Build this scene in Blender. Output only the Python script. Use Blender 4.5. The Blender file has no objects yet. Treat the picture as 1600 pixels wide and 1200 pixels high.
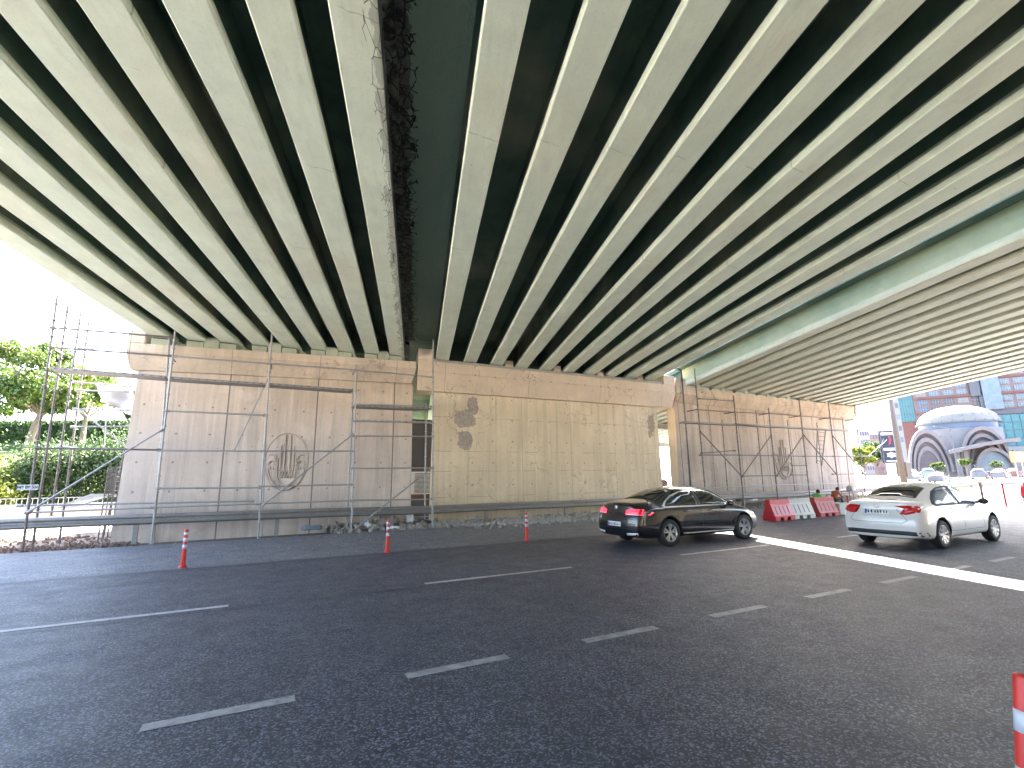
import bpy, bmesh, math, random
from mathutils import Vector, Matrix, Euler
from mathutils.bvhtree import BVHTree
R_=math.radians
sc=bpy.context.scene
COL=sc.collection
random.seed(7)
# ---------------------------------------------------------------- camera
F=755.0; H=1.75
CR=((0.8931445260363258,0.07403698044774805,0.4436342876035697),
    (-0.4495446928047092,0.17814925839029422,0.8753127503390477),
    (-0.014227606350565804,-0.9812142310735041,0.19239596658029343))
cam=bpy.data.cameras.new('camera'); co=bpy.data.objects.new('camera',cam); COL.objects.link(co)
cam.sensor_width=36; cam.lens=36*F/1600; cam.clip_start=0.05; cam.clip_end=3000
co.matrix_world=Matrix(((CR[0][0],-CR[0][1],-CR[0][2],0),(CR[1][0],-CR[1][1],-CR[1][2],0),(CR[2][0],-CR[2][1],-CR[2][2],H),(0,0,0,1)))
sc.camera=co
# ---------------------------------------------------------------- light
SUN=Vector((.76,.62,1.0)).normalized()
elev=math.asin(SUN.z); azi=math.atan2(SUN.x,SUN.y)
w=bpy.data.worlds.new("World"); sc.world=w; w.use_nodes=True
nt=w.node_tree; bg=nt.nodes['Background']; sky=nt.nodes.new('ShaderNodeTexSky')
sky.sky_type='NISHITA'; sky.sun_disc=False; sky.sun_elevation=elev; sky.sun_rotation=azi
sky.air_density=1.0; sky.dust_density=4.0; sky.ozone_density=1.0
nt.links.new(sky.outputs[0],bg.inputs[0]); bg.inputs[1].default_value=0.10
sl=bpy.data.lights.new('sun','SUN'); sl.energy=4.5; sl.angle=R_(.5); sl.color=(1,.93,.84)
so=bpy.data.objects.new('sun',sl); COL.objects.link(so); so.rotation_euler=(-SUN).to_track_quat('-Z','Y').to_euler()
so.location=(0,0,60)
sc.view_settings.view_transform='Standard'; sc.view_settings.look='None'; sc.view_settings.gamma=1
sc.view_settings.exposure=4.35
sc.render.engine='CYCLES'
sc.cycles.max_bounces=8; sc.cycles.diffuse_bounces=6; sc.cycles.glossy_bounces=3; sc.cycles.transparent_max_bounces=8
sc.cycles.sample_clamp_indirect=8
# ---------------------------------------------------------------- pixel -> point (measured from the photograph)
def ray(px,py):
    v=(px-800,py-600,F); return Vector([sum(CR[i][k]*v[k] for k in range(3)) for i in range(3)])
def at(px,py,Y):
    d=ray(px,py); return Vector((0,0,H))+d*(Y/d.y)
def atd(px,py,D):
    return Vector((0,0,H))+ray(px,py)*(D/F)
def gr(px,py,z=0):
    d=ray(px,py); return Vector((0,0,H))+d*((z-H)/d.z)
# ---------------------------------------------------------------- materials
class N:
    def __init__(s,name):
        s.m=bpy.data.materials.new(name); s.m.use_nodes=True; s.t=s.m.node_tree; s.b=s.t.nodes['Principled BSDF']
    def n(s,ty,**k):
        o=s.t.nodes.new('ShaderNode'+ty)
        for a,v in k.items():
            if a.startswith('i_'):
                key=a[2:]; key=int(key) if key.isdigit() else key.replace('_',' ')
                if hasattr(v,'is_linked') or isinstance(v,bpy.types.NodeSocket): s.t.links.new(v,o.inputs[key])
                else: o.inputs[key].default_value=v
            else: setattr(o,a,v)
        return o
    def math(s,op,a,b=None,c=None):
        o=s.t.nodes.new('ShaderNodeMath'); o.operation=op
        for i,v in enumerate((a,b,c)):
            if v is None: continue
            if isinstance(v,bpy.types.NodeSocket): s.t.links.new(v,o.inputs[i])
            else: o.inputs[i].default_value=v
        return o.outputs[0]
    def mix(s,f,a,b,mode='MIX'):
        o=s.t.nodes.new('ShaderNodeMix'); o.data_type='RGBA'; o.blend_type=mode
        for i,v in ((0,f),(6,a),(7,b)):
            if isinstance(v,bpy.types.NodeSocket): s.t.links.new(v,o.inputs[i])
            else: o.inputs[i].default_value=v if i==0 else c4(v)
        return o.outputs[2]
    def noise(s,scale,detail=4,vec=None,rough=.55,dist=0):
        o=s.n('TexNoise'); o.inputs['Scale'].default_value=scale; o.inputs['Detail'].default_value=detail; o.inputs['Roughness'].default_value=rough; o.inputs['Distortion'].default_value=dist
        if vec is not None: s.t.links.new(vec,o.inputs['Vector'])
        return o.outputs['Fac']
    def vor(s,scale,vec=None,feat='F1',out='Distance',rnd=1):
        o=s.n('TexVoronoi'); o.feature=feat; o.inputs['Scale'].default_value=scale; o.inputs['Randomness'].default_value=rnd
        if vec is not None: s.t.links.new(vec,o.inputs['Vector'])
        return o.outputs[out]
    def ramp(s,f,lo,hi,a=0.,b=1.):
        o=s.n('MapRange'); o.clamp=True
        s.t.links.new(f,o.inputs[0])
        for i,v in enumerate((lo,hi,a,b)): o.inputs[i+1].default_value=v
        return o.outputs[0]
    def pos(s,scale=(1,1,1)):
        g=s.n('NewGeometry'); mp=s.n('Mapping'); mp.inputs['Scale'].default_value=scale
        s.t.links.new(g.outputs['Position'],mp.inputs[0]); return mp.outputs[0]
    def obj(s,scale=(1,1,1)):
        g=s.n('TexCoord'); mp=s.n('Mapping'); mp.inputs['Scale'].default_value=scale
        s.t.links.new(g.outputs['Object'],mp.inputs[0]); return mp.outputs[0]
    def uv(s,scale=(1,1,1)):
        g=s.n('TexCoord'); mp=s.n('Mapping'); mp.inputs['Scale'].default_value=scale
        s.t.links.new(g.outputs['UV'],mp.inputs[0]); return mp.outputs[0]
    def xyz(s,vec):
        o=s.n('SeparateXYZ'); s.t.links.new(vec,o.inputs[0]); return o.outputs
    def set(s,col=None,rough=None,metal=None,bump=None,bd=.02,bs=.5,**k):
        for key,v in (('Base Color',col),('Roughness',rough),('Metallic',metal)):
            if v is None: continue
            if isinstance(v,bpy.types.NodeSocket): s.t.links.new(v,s.b.inputs[key])
            else: s.b.inputs[key].default_value=c4(v) if key=='Base Color' else v
        if bump is not None:
            o=s.n('Bump'); o.inputs['Strength'].default_value=bs; o.inputs['Distance'].default_value=bd
            s.t.links.new(bump,o.inputs['Height']); s.t.links.new(o.outputs[0],s.b.inputs['Normal'])
        for a,v in k.items():
            s.b.inputs[a.replace('_',' ')].default_value=v
        return s.m
def c4(c): return (c[0],c[1],c[2],1) if len(c)==3 else c
def plain(name,col,rough=.6,metal=0,var=.12,scale=6,bs=.15,**k):
    n=N(name); f=n.noise(scale,5,n.obj())
    a=[x*(1-var) for x in col]; b=[min(1,x*(1+var)) for x in col]
    return n.set(n.mix(n.ramp(f,.3,.7),a,b),rough,metal,bump=f,bd=.004,bs=bs,**k)
def line(n,x,period,offset,wd):           # 1 on lines at x = offset + k*period
    a=n.math('SUBTRACT',x,offset); b=n.math('DIVIDE',a,period); r=n.math('ROUND',b)
    d=n.math('ABSOLUTE',n.math('SUBTRACT',b,r)); return n.math('LESS_THAN',n.math('MULTIPLY',d,period),wd/2)
def concrete(name,base,dark,jx=None,jz=None,holes=True,warm_bounce=None,cracks=0,streak=.5,rust=False,patch=False):
    n=N(name); p=n.pos(); X=n.xyz(p); x,y,z=X[0],X[1],X[2]
    big=n.noise(.55,6,p,.6); fine=n.noise(9,8,p,.65); st=n.noise(1.0,6,n.pos((3.2,3.2,.16)),.65,.3); st2=n.noise(1,4,n.pos((9,9,.35)),.6)
    c=n.mix(n.ramp(big,.32,.68),base,dark)
    if warm_bounce: c=n.mix(n.ramp(z,3.0,6.0),c,n.mix(.5,c,warm_bounce))  # orange bounce light put into the colour, stronger up the wall
    c=n.mix(n.math('MULTIPLY',n.ramp(st,.45,.72),min(1,streak*.9)),c,[v*.56 for v in dark])
    c=n.mix(n.math('MULTIPLY',n.ramp(st2,.55,.75),min(1,streak*.7)),c,[min(.85,v*1.35) for v in base])
    c=n.mix(n.math('MULTIPLY',n.ramp(fine,.52,.8),.35),c,[v*.6 for v in dark])
    ro=n.noise(1,5,n.pos((2.3,2.3,.10)),.6); rm=n.math('MULTIPLY',n.ramp(z,2.6,5.6),n.ramp(ro,.5,.66)); c=n.mix(n.math('MULTIPLY',rm,streak*.5),c,[v*.5 for v in dark])
    ft=n.math('MULTIPLY',n.ramp(z,1.5,.1),n.ramp(n.noise(1.4,5,n.pos((1,1,.7)),.6),.35,.7)); c=n.mix(n.math('MULTIPLY',ft,.45),c,[v*.45 for v in dark])
    wt=n.noise(1,4,n.pos((.7,.7,.7)),.6); c=n.mix(n.math('MULTIPLY',n.ramp(wt,.56,.7),.4),c,[min(.8,v*1.25) for v in base])
    pits=n.vor(3.1,p); pm=n.math('MULTIPLY',n.math('LESS_THAN',pits,.075),n.math('GREATER_THAN',n.noise(1.7,2,p),.5))
    c=n.mix(n.math('MULTIPLY',pm,.55),c,[v*.35 for v in dark])
    hgt=n.math('MULTIPLY',fine,.25)
    if jx:
        j=line(n,x,jx[0],jx[1],jx[2])
        c=n.mix(n.math('MULTIPLY',j,jx[3]),c,[v*.25 for v in dark]); hgt=n.math('SUBTRACT',hgt,j)
        if len(jx)>4:
            j=line(n,x,jx[4],jx[1],.018); j=n.math('MULTIPLY',j,n.ramp(big,.35,.6)); c=n.mix(n.math('MULTIPLY',j,.45),c,[v*.35 for v in dark])
    for zz in (jz or []):
        wob=n.math('ADD',z,n.math('MULTIPLY',n.noise(2,2,p),.05))
        j=n.math('LESS_THAN',n.math('ABSOLUTE',n.math('SUBTRACT',wob,zz)),.012); j=n.math('MULTIPLY',j,n.ramp(n.noise(1.5,3,n.pos((1,1,.1))),.42,.55)); c=n.mix(n.math('MULTIPLY',j,.6),c,[v*.4 for v in dark])
    if holes:
        def fr(v,per,o):
            b=n.math('DIVIDE',n.math('SUBTRACT',v,o),per); return n.math('MULTIPLY',n.math('SUBTRACT',b,n.math('ROUND',b)),per)
        dx=fr(x,.977,-1.3+.49); dz=fr(z,.95,.55); d=n.math('SQRT',n.math('ADD',n.math('MULTIPLY',dx,dx),n.math('MULTIPLY',dz,dz)))
        d=n.math('ADD',d,n.math('MULTIPLY',n.math('SUBTRACT',n.noise(14,2,p),.5),.05))
        hm=n.math('LESS_THAN',d,.034); c=n.mix(n.math('MULTIPLY',hm,.7),c,[v*.3 for v in dark]); hgt=n.math('SUBTRACT',hgt,hm)
    if patch:                                  # two rough grey repair patches beside the slot
        def blob(cx,cz,rx,rz):
            a=n.math('DIVIDE',n.math('SUBTRACT',x,cx),rx); b=n.math('DIVIDE',n.math('SUBTRACT',z,cz),rz)
            r=n.math('ADD',n.math('POWER',n.math('ABSOLUTE',a),2.6),n.math('POWER',n.math('ABSOLUTE',b),2.6))
            return n.math('LESS_THAN',n.math('ADD',r,n.math('MULTIPLY',n.math('SUBTRACT',n.noise(2.0,9,p,.72),.5),5.0)),.75)
        for a in ((7.6,4.35,.5,.42),(7.62,3.35,.42,.45),(8.0,4.95,.25,.4)):
            bb=blob(*a); c=n.mix(bb,c,n.mix(n.ramp(fine,.4,.6),(.29,.25,.21),(.38,.325,.265))); hgt=n.math('SUBTRACT',hgt,n.math('MULTIPLY',bb,.5))
        bb=blob(18.25,4.5,.28,.75); c=n.mix(n.math('MULTIPLY',bb,.7),c,(.22,.17,.12))
    if cracks:
        wv=n.n('TexNoise'); wv.inputs['Scale'].default_value=1.6; wv.inputs['Detail'].default_value=6; n.t.links.new(p,wv.inputs['Vector']); va=n.n('VectorMath',operation='MULTIPLY_ADD'); n.t.links.new(wv.outputs['Color'],va.inputs[0]); va.inputs[1].default_value=(1.3,1.3,1.3); n.t.links.new(p,va.inputs[2]); ck=n.vor(.8,va.outputs[0],'DISTANCE_TO_EDGE'); wob=n.math('MULTIPLY',n.noise(6,4,p),.05)
        cm=n.math('LESS_THAN',n.math('SUBTRACT',ck,n.math('MULTIPLY',wob,.3)),.006); cm=n.math('MULTIPLY',cm,n.ramp(n.noise(.7,2,p),.5,.55))
        c=n.mix(n.math('MULTIPLY',cm,cracks),c,[v*.3 for v in dark]); hgt=n.math('SUBTRACT',hgt,cm)
    return n.set(c,.9,bump=hgt,bd=.02,bs=.6)
M={}
M['concA']=concrete('concrete_pier_grey',(.62,.52,.44),(.51,.43,.37),jx=(2.93,-1.33,.045,.85),warm_bounce=(.68,.48,.28),streak=.6)
M['capA']=concrete('concrete_cap_grey',(.62,.50,.38),(.47,.38,.29),holes=False,jx=(2.93,-1.33,.02,.6),streak=.35,cracks=.4)
M['concB']=concrete('concrete_pier_yellow',(.68,.57,.41),(.58,.475,.335),jx=(2.66,7.78,.012,.55,1.33),jz=(4.42,2.96,2.12,1.05),holes=True,streak=.45,patch=True,cracks=.35)
M['capB']=concrete('concrete_cap_pink',(.62,.50,.37),(.50,.40,.30),holes=True,jx=(4.1,6.6,.02,.6),streak=.12,cracks=.5)
M['concC']=concrete('concrete_pier_far',(.48,.41,.35),(.37,.315,.275),jx=(2.4,20.3,.05,.75,.6),warm_bounce=(.68,.47,.27),streak=.7)
M['capC']=concrete('concrete_cap_spalled',(.54,.42,.30),(.40,.31,.22),holes=False,jx=(2.4,20.3,.03,.6),streak=.4,cracks=.7)
M['bearing']=concrete('bearing_concrete_green',(.40,.42,.31),(.31,.33,.25),holes=False,streak=.2)
M['ledge']=concrete('ledge_concrete',(.36,.33,.29),(.29,.27,.235),holes=False,streak=.3)
def paint(name,base,dark,seams=False,peel=None):
    n=N(name); p=n.pos(); u=n.xyz(n.uv()); f=n.noise(2.2,6,p,.6); g=n.noise(30,6,p,.6); b=n.noise(.35,4,p)
    c=n.mix(n.ramp(f,.35,.7),base,dark); c=n.mix(n.math('MULTIPLY',n.ramp(g,.45,.75),.22),c,[v*.6 for v in dark])
    c=n.mix(n.math('MULTIPLY',n.ramp(b,.48,.66),.30),c,(.56,.50,.36)); dp=n.noise(1,7,n.uv((2.5,.9,1)),.7,.6); c=n.mix(n.math('MULTIPLY',n.ramp(dp,.57,.72),.30),c,[v*.55 for v in dark]); lt=n.noise(1,6,n.uv((1.3,.35,1)),.65); c=n.mix(n.math('MULTIPLY',n.ramp(lt,.52,.64),.35),c,[min(.85,v*1.2) for v in base])
    ln=n.noise(1,5,n.uv((14,.35,1)),.6); c=n.mix(n.math('MULTIPLY',n.ramp(ln,.55,.75),.22),c,[v*.62 for v in dark])
    h=n.math('MULTIPLY',g,.3)
    sp=n.vor(1.4,n.uv((2.2,1,1))); sm=n.math('LESS_THAN',sp,.03); c=n.mix(n.math('MULTIPLY',sm,.6),c,[v*.3 for v in dark])
    if seams:
        wob=n.math('ADD',u[1],n.math('MULTIPLY',n.noise(5,3,n.uv()),.08))
        j=line(n,wob,3.7,.9,.02); j=n.math('MULTIPLY',j,n.ramp(n.noise(2.3,2,n.uv((1,1,1))),.48,.56)); c=n.mix(n.math('MULTIPLY',j,.6),c,[v*.45 for v in dark])
    if peel is not None:                        # paint flaked off along the joint edge, black water stains
        lo,hi=peel
        e=n.ramp(u[0],lo,hi); nn=n.noise(1,8,n.uv((9,2.2,1)),.7,.8); n2=n.noise(1,6,n.uv((3,.55,1)),.6)
        m=n.math('GREATER_THAN',n.math('ADD',n.math('MULTIPLY',e,.30),n.math('ADD',n.math('MULTIPLY',nn,.7),n.math('MULTIPLY',n2,.35))),.74)
        c=n.mix(n.math('MULTIPLY',m,.55),c,(.17,.155,.13)); h=n.math('SUBTRACT',h,m)
        ck=n.vor(1,n.uv((7,2.4,1)),'DISTANCE_TO_EDGE'); cm=n.math('MULTIPLY',n.math('LESS_THAN',ck,.02),n.math('GREATER_THAN',n.math('ADD',n.math('MULTIPLY',e,.5),n2),.72))
        c=n.mix(n.math('MULTIPLY',cm,.8),c,(.05,.05,.045)); h=n.math('SUBTRACT',h,cm)
    return n.set(c,.75,bump=h,bd=.01,bs=.5)
M['soffit']=paint('girder_paint_pale_green',(.60,.66,.515),(.53,.585,.46),seams=True)
M['soffitC']=paint('girder_paint_cream',(.54,.55,.42),(.47,.485,.37),seams=True)
M['peel']=paint('girder_paint_peeling',(.60,.66,.515),(.53,.585,.46),seams=True,peel=(.0,.28))
M['web']=paint('web_paint_green_shaded',(.085,.145,.11),(.06,.105,.08))  # recessed webs and slab: shade put into a darker copy of the green
M['webC']=paint('web_paint_green_skylit',(.42,.48,.345),(.34,.395,.28))  # outer girder: skylight put into a lighter copy of the green
def crust(name,lo,hi):
    n=N(name); u=n.xyz(n.uv()); a=n.noise(1,8,n.uv((3,3.2,1)),.7,1.2); wv=n.n('TexNoise'); wv.inputs['Scale'].default_value=2.2; wv.inputs['Detail'].default_value=7; n.t.links.new(n.uv(),wv.inputs['Vector']); va=n.n('VectorMath',operation='MULTIPLY_ADD'); n.t.links.new(wv.outputs['Color'],va.inputs[0]); va.inputs[1].default_value=(1.6,1.6,1.6); n.t.links.new(n.uv((4.5,3,1)),va.inputs[2]); ck=n.vor(1,va.outputs[0],'DISTANCE_TO_EDGE'); e=n.ramp(u[0],lo,hi)
    m=n.math('GREATER_THAN',n.math('ADD',e,n.math('MULTIPLY',n.math('SUBTRACT',a,.5),1.6)),.5)
    c=n.mix(m,(.19,.26,.21),n.mix(n.ramp(a,.42,.6),(.012,.013,.012),(.11,.125,.10)))
    cm=n.math('MULTIPLY',n.math('LESS_THAN',ck,.035),n.math('GREATER_THAN',n.math('ADD',e,a),.75)); c=n.mix(cm,c,(.008,.008,.008))
    return n.set(c,.85,bump=n.math('ADD',n.math('MULTIPLY',a,1.),n.math('MULTIPLY',n.math('MULTIPLY',n.ramp(ck,0,.1),.5),e)),bd=.05,bs=.9)
M['crustA']=crust('water_stained_concrete',-.62,-.40)
M['crustB']=crust('overhang_stained',.62,.12)
def asphalt(name,a,b,crk=.0,dust=0):
    n=N(name); p=n.pos(); X=n.xyz(p)
    ag=n.n('TexVoronoi'); ag.inputs['Scale'].default_value=74; n.t.links.new(p,ag.inputs['Vector']); agc=n.xyz(ag.outputs['Color'])[0]; agd=ag.outputs['Distance']
    big=n.noise(.25,5,p,.6); mid=n.noise(2.5,6,p,.65)
    lanes=n.noise(1,3,n.pos((.06,1.1,1)),.5)
    c=n.mix(n.ramp(big,.3,.7),a,b); c=n.mix(n.math('MULTIPLY',n.ramp(lanes,.42,.66),.20),c,[v*.6 for v in a])
    c=n.mix(n.math('MULTIPLY',n.ramp(mid,.4,.75),.15),c,[v*.62 for v in a])
    gx=n.noise(1.1,3,p,.5); c=n.mix(n.math('MULTIPLY',n.ramp(agc,.60,1.),n.ramp(gx,.3,.6,.7,1.)),c,[v*4.6 for v in b]); c=n.mix(n.math('MULTIPLY',n.ramp(agc,.35,.0),.6),c,[v*.4 for v in a])
    if crk:
        ck=n.vor(.28,n.pos((.6,1.6,1)),'DISTANCE_TO_EDGE'); wb=n.math('MULTIPLY',n.noise(4,5,p),.03)
        cm=n.math('LESS_THAN',n.math('ADD',ck,n.math('MULTIPLY',wb,.6)),.016); cm=n.math('MULTIPLY',cm,n.ramp(n.noise(.3,2,p),.5,.55)); c=n.mix(n.math('MULTIPLY',cm,crk),c,[v*.35 for v in a])
    if dust:
        d=n.noise(1.0,6,n.pos((.35,1.3,1)),.65); c=n.mix(n.math('MULTIPLY',n.ramp(d,.42,.7),dust),c,(.22,.20,.18))
    h=n.math('ADD',n.math('MULTIPLY',agc,.6),n.math('MULTIPLY',mid,.4))
    return n.set(c,n.ramp(mid,.3,.7,.46,.64),bump=h,bd=.011,bs=.9,Specular_IOR_Level=.42)
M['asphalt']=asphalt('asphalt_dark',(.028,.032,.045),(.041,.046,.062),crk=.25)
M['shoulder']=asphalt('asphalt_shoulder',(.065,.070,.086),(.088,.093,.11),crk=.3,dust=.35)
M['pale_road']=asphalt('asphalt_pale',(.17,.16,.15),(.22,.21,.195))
def lpaint(name,col,wear=.5):
    n=N(name); p=n.pos(); f=n.noise(7,8,p,.7); g=n.vor(70,p)
    m=n.ramp(n.math('ADD',f,n.math('MULTIPLY',g,.10)),wear-.28,wear+.06)
    return n.set(n.mix(m,[v for v in col],(.085,.087,.095)),.6,bump=f,bd=.004,bs=.4)
M['line']=lpaint('road_paint_white',(.30,.305,.32),.76); M['line_bright']=lpaint('road_paint_bright',(.42,.42,.44),.80); M['line_worn']=lpaint('road_paint_worn',(.20,.21,.23),.66); M['seam']=plain('bitumen_seam',(.022,.022,.024),.5)
def soil(name,a,b,c_):
    n=N(name); p=n.pos(); f=n.noise(1.2,8,p,.7); g=n.noise(14,6,p,.7); c=n.mix(n.ramp(f,.35,.65),a,b); c=n.mix(n.ramp(g,.5,.7),c,c_)
    return n.set(c,.95,bump=g,bd=.05,bs=.8)
M['dirt']=soil('dirt',(.085,.062,.045),(.13,.10,.078),(.19,.16,.13)); M['grass']=soil('grass_lawn',(.05,.085,.018),(.08,.115,.025),(.11,.13,.04))
M['crumb']=soil('rubble_pale',(.30,.28,.25),(.44,.41,.37),(.55,.52,.47)); M['rubble']=soil('rubble_grey',(.20,.19,.175),(.30,.28,.25),(.42,.40,.36)); M['stone']=soil('stone_grey',(.20,.18,.16),(.32,.29,.25),(.40,.36,.3)); M['stoneb']=soil('stone_brown',(.12,.09,.07),(.20,.13,.10),(.3,.2,.16))
def galv(name,col,rough,metal,rust=.3):
    n=N(name); p=n.pos(); f=n.noise(3,7,p,.65); g=n.noise(25,5,p,.6)
    c=n.mix(n.ramp(g,.3,.7),[v*.8 for v in col],col); c=n.mix(n.math('MULTIPLY',n.ramp(f,.55,.72),rust),c,(.16,.10,.065))
    return n.set(c,rough,metal,bump=g,bd=.002,bs=.3)
M['galv']=galv('galvanised_tube',(.34,.33,.32),.5,.4,.5); M['tubedark']=galv('scaffold_tube_dull',(.16,.14,.13),.6,.5,.5); M['rail']=galv('guardrail_steel',(.27,.26,.245),.5,.5,.45); M['deckplate']=galv('scaffold_deck',(.27,.25,.235),.6,.4,.5)
M['black_paint']=plain('car_paint_black',(.005,.005,.007),.22,0,.05,40,.0,Coat_Weight=1.0,Coat_Roughness=.04)
M['white_paint']=plain('car_paint_white',(.58,.59,.60),.25,0,.02,40,.0,Coat_Weight=1.0,Coat_Roughness=.05)
M['red_paint']=plain('car_paint_red',(.62,.02,.03),.25,0,.02,40,.0,Coat_Weight=1.0,Coat_Roughness=.05)
M['blue_paint']=plain('car_paint_slate',(.16,.2,.26),.25,0,.02,40,.0,Coat_Weight=1.0,Coat_Roughness=.05)
M['silver_far']=plain('car_paint_silver',(.13,.135,.145),.3,0,.02,40,0)
M['glass']=plain('car_glass_dark',(.015,.018,.02),.04,0,.02,40,0,Specular_IOR_Level=.8); M['glassb']=plain('car_glass_blue',(.07,.12,.19),.05,0,.02,40,0,Specular_IOR_Level=.9)
M['chrome']=plain('chrome',(.85,.86,.88),.3,.6,.02,40,0); M['tyre']=plain('tyre_rubber',(.018,.018,.019),.75,0,.2,20); M['rim']=plain('alloy_rim',(.52,.53,.55),.3,.8,.05,20); M['blackpl']=plain('black_plastic',(.02,.02,.022),.5)
M['brake']=plain('rotor_dark',(.03,.03,.032),.5,.4)
def lamp(name,col,em,st):
    n=N(name); n.set(col,.2); n.b.inputs['Emission Color'].default_value=c4(em); n.b.inputs['Emission Strength'].default_value=st; return n.m
M['tail_on']=lamp('tail_lamp_lit',(.5,.01,.02),(1,.03,.06),.22); M['tail']=plain('tail_lamp_red',(.42,.008,.012),.12,0,.1,30,0); M['tail_clear']=plain('tail_lamp_clear',(.55,.5,.5),.15); M['headl']=plain('headlamp_clear',(.75,.78,.8),.08,0,.05,30,0)
M['plate']=plain('number_plate',(.7,.72,.76),.4); M['ink']=plain('ink_dark',(.03,.03,.04),.5); M['euro']=plain('plate_blue',(.02,.06,.4),.5)
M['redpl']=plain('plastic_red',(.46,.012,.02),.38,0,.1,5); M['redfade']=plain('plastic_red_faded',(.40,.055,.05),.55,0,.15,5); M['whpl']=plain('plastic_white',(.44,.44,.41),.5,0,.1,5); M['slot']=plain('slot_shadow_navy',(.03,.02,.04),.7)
M['orange']=plain('delineator_orange_red',(.55,.028,.018),.42,0,.08,9); M['reflect']=plain('reflective_band',(.50,.53,.60),.35)
M['signor']=plain('sign_orange',(.42,.13,.004),.5); M['signw']=plain('sign_white',(.42,.42,.42),.5); M['navy']=plain('banner_navy',(.008,.010,.03),.5)
M['wood']=plain('plank_wood',(.45,.42,.38),.8,0,.2,12); M['teal']=plain('teal_tube',(.10,.22,.22),.6)
M['tarp']=plain('tarp_white',(.62,.60,.60),.7,0,.1,3,.6); M['skin']=plain('skin',(.34,.19,.13),.6); M['hair']=plain('hair_dark',(.02,.015,.012),.7)
M['vest']=plain('vest_green',(.12,.42,.10),.8,0,.1,20); M['shirt']=plain('shirt_rust',(.38,.10,.05),.85,0,.15,20); M['trouser']=plain('trousers_dark',(.035,.04,.045),.9)
M['bagb']=plain('plastic_bag_blue',(.13,.16,.19),.4,0,.2,8,.5); M['bagw']=plain('plastic_bag_white',(.62,.66,.68),.4,0,.15,8,.5); M['bagd']=plain('bag_dark',(.05,.055,.07),.45,0,.2,8,.5)
M['emblem_shade']=plain('relief_shade',(.33,.275,.225),.9)  # painted shade around the emblem strokes
M['bark']=plain('bark',(.16,.12,.09),.95,0,.3,14,.8)
def leafm(name,a,b):
    n=N(name); p=n.pos(); f=n.noise(.8,4,p); g=n.noise(7,2,p); c=n.mix(n.ramp(f,.35,.65),a,b); c=n.mix(n.math('MULTIPLY',n.ramp(g,.4,.7),.5),c,[v*.6 for v in a])
    n.set(c,.55); 
    tr=n.n('BsdfTranslucent'); n.t.links.new(c,tr.inputs[0]); mx=n.n('MixShader'); mx.inputs[0].default_value=.35
    o=n.t.nodes['Material Output']; n.t.links.new(n.b.outputs[0],mx.inputs[1]); n.t.links.new(tr.outputs[0],mx.inputs[2]); n.t.links.new(mx.outputs[0],o.inputs[0]); return n.m
M['leaf']=leafm('foliage_fresh',(.055,.10,.018),(.11,.15,.03)); M['leafd']=leafm('foliage_dark',(.045,.085,.03),(.08,.12,.045)); M['leafy']=leafm('foliage_yellow',(.14,.17,.02),(.20,.22,.035))
M['bpink']=plain('facade_pink',(.185,.12,.105),.8,0,.08,2); M['bwhite']=plain('facade_white',(0.231,0.220,0.215),.8,0,.05,2); M['bgrey']=plain('facade_grey',(0.099,0.099,0.110),.8,0,.05,2); M['bred']=plain('facade_brick_red',(.17,.07,.055),.8,0,.1,3); M['bdark']=plain('facade_dark',(.10,.10,.11),.7)
M['gcyan']=plain('curtain_glass_cyan',(0.033,0.143,0.165),.1,0,.1,.6,0); M['gblue']=plain('curtain_glass_blue',(0.060,0.084,0.156),.1,0,.1,.6,0); M['gpale']=plain('window_pale',(0.132,0.160,0.198),.15,0,.15,.8,0); M['dome']=plain('dome_metal',(.17,.155,.135),.45,.15,.06,1.2); M['arch']=plain('arch_stone',(0.165,0.140,0.138),.8,0,.06,2); M['archi']=plain('arch_infill',(0.110,0.083,0.085),.8,0,.1,2)
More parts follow.
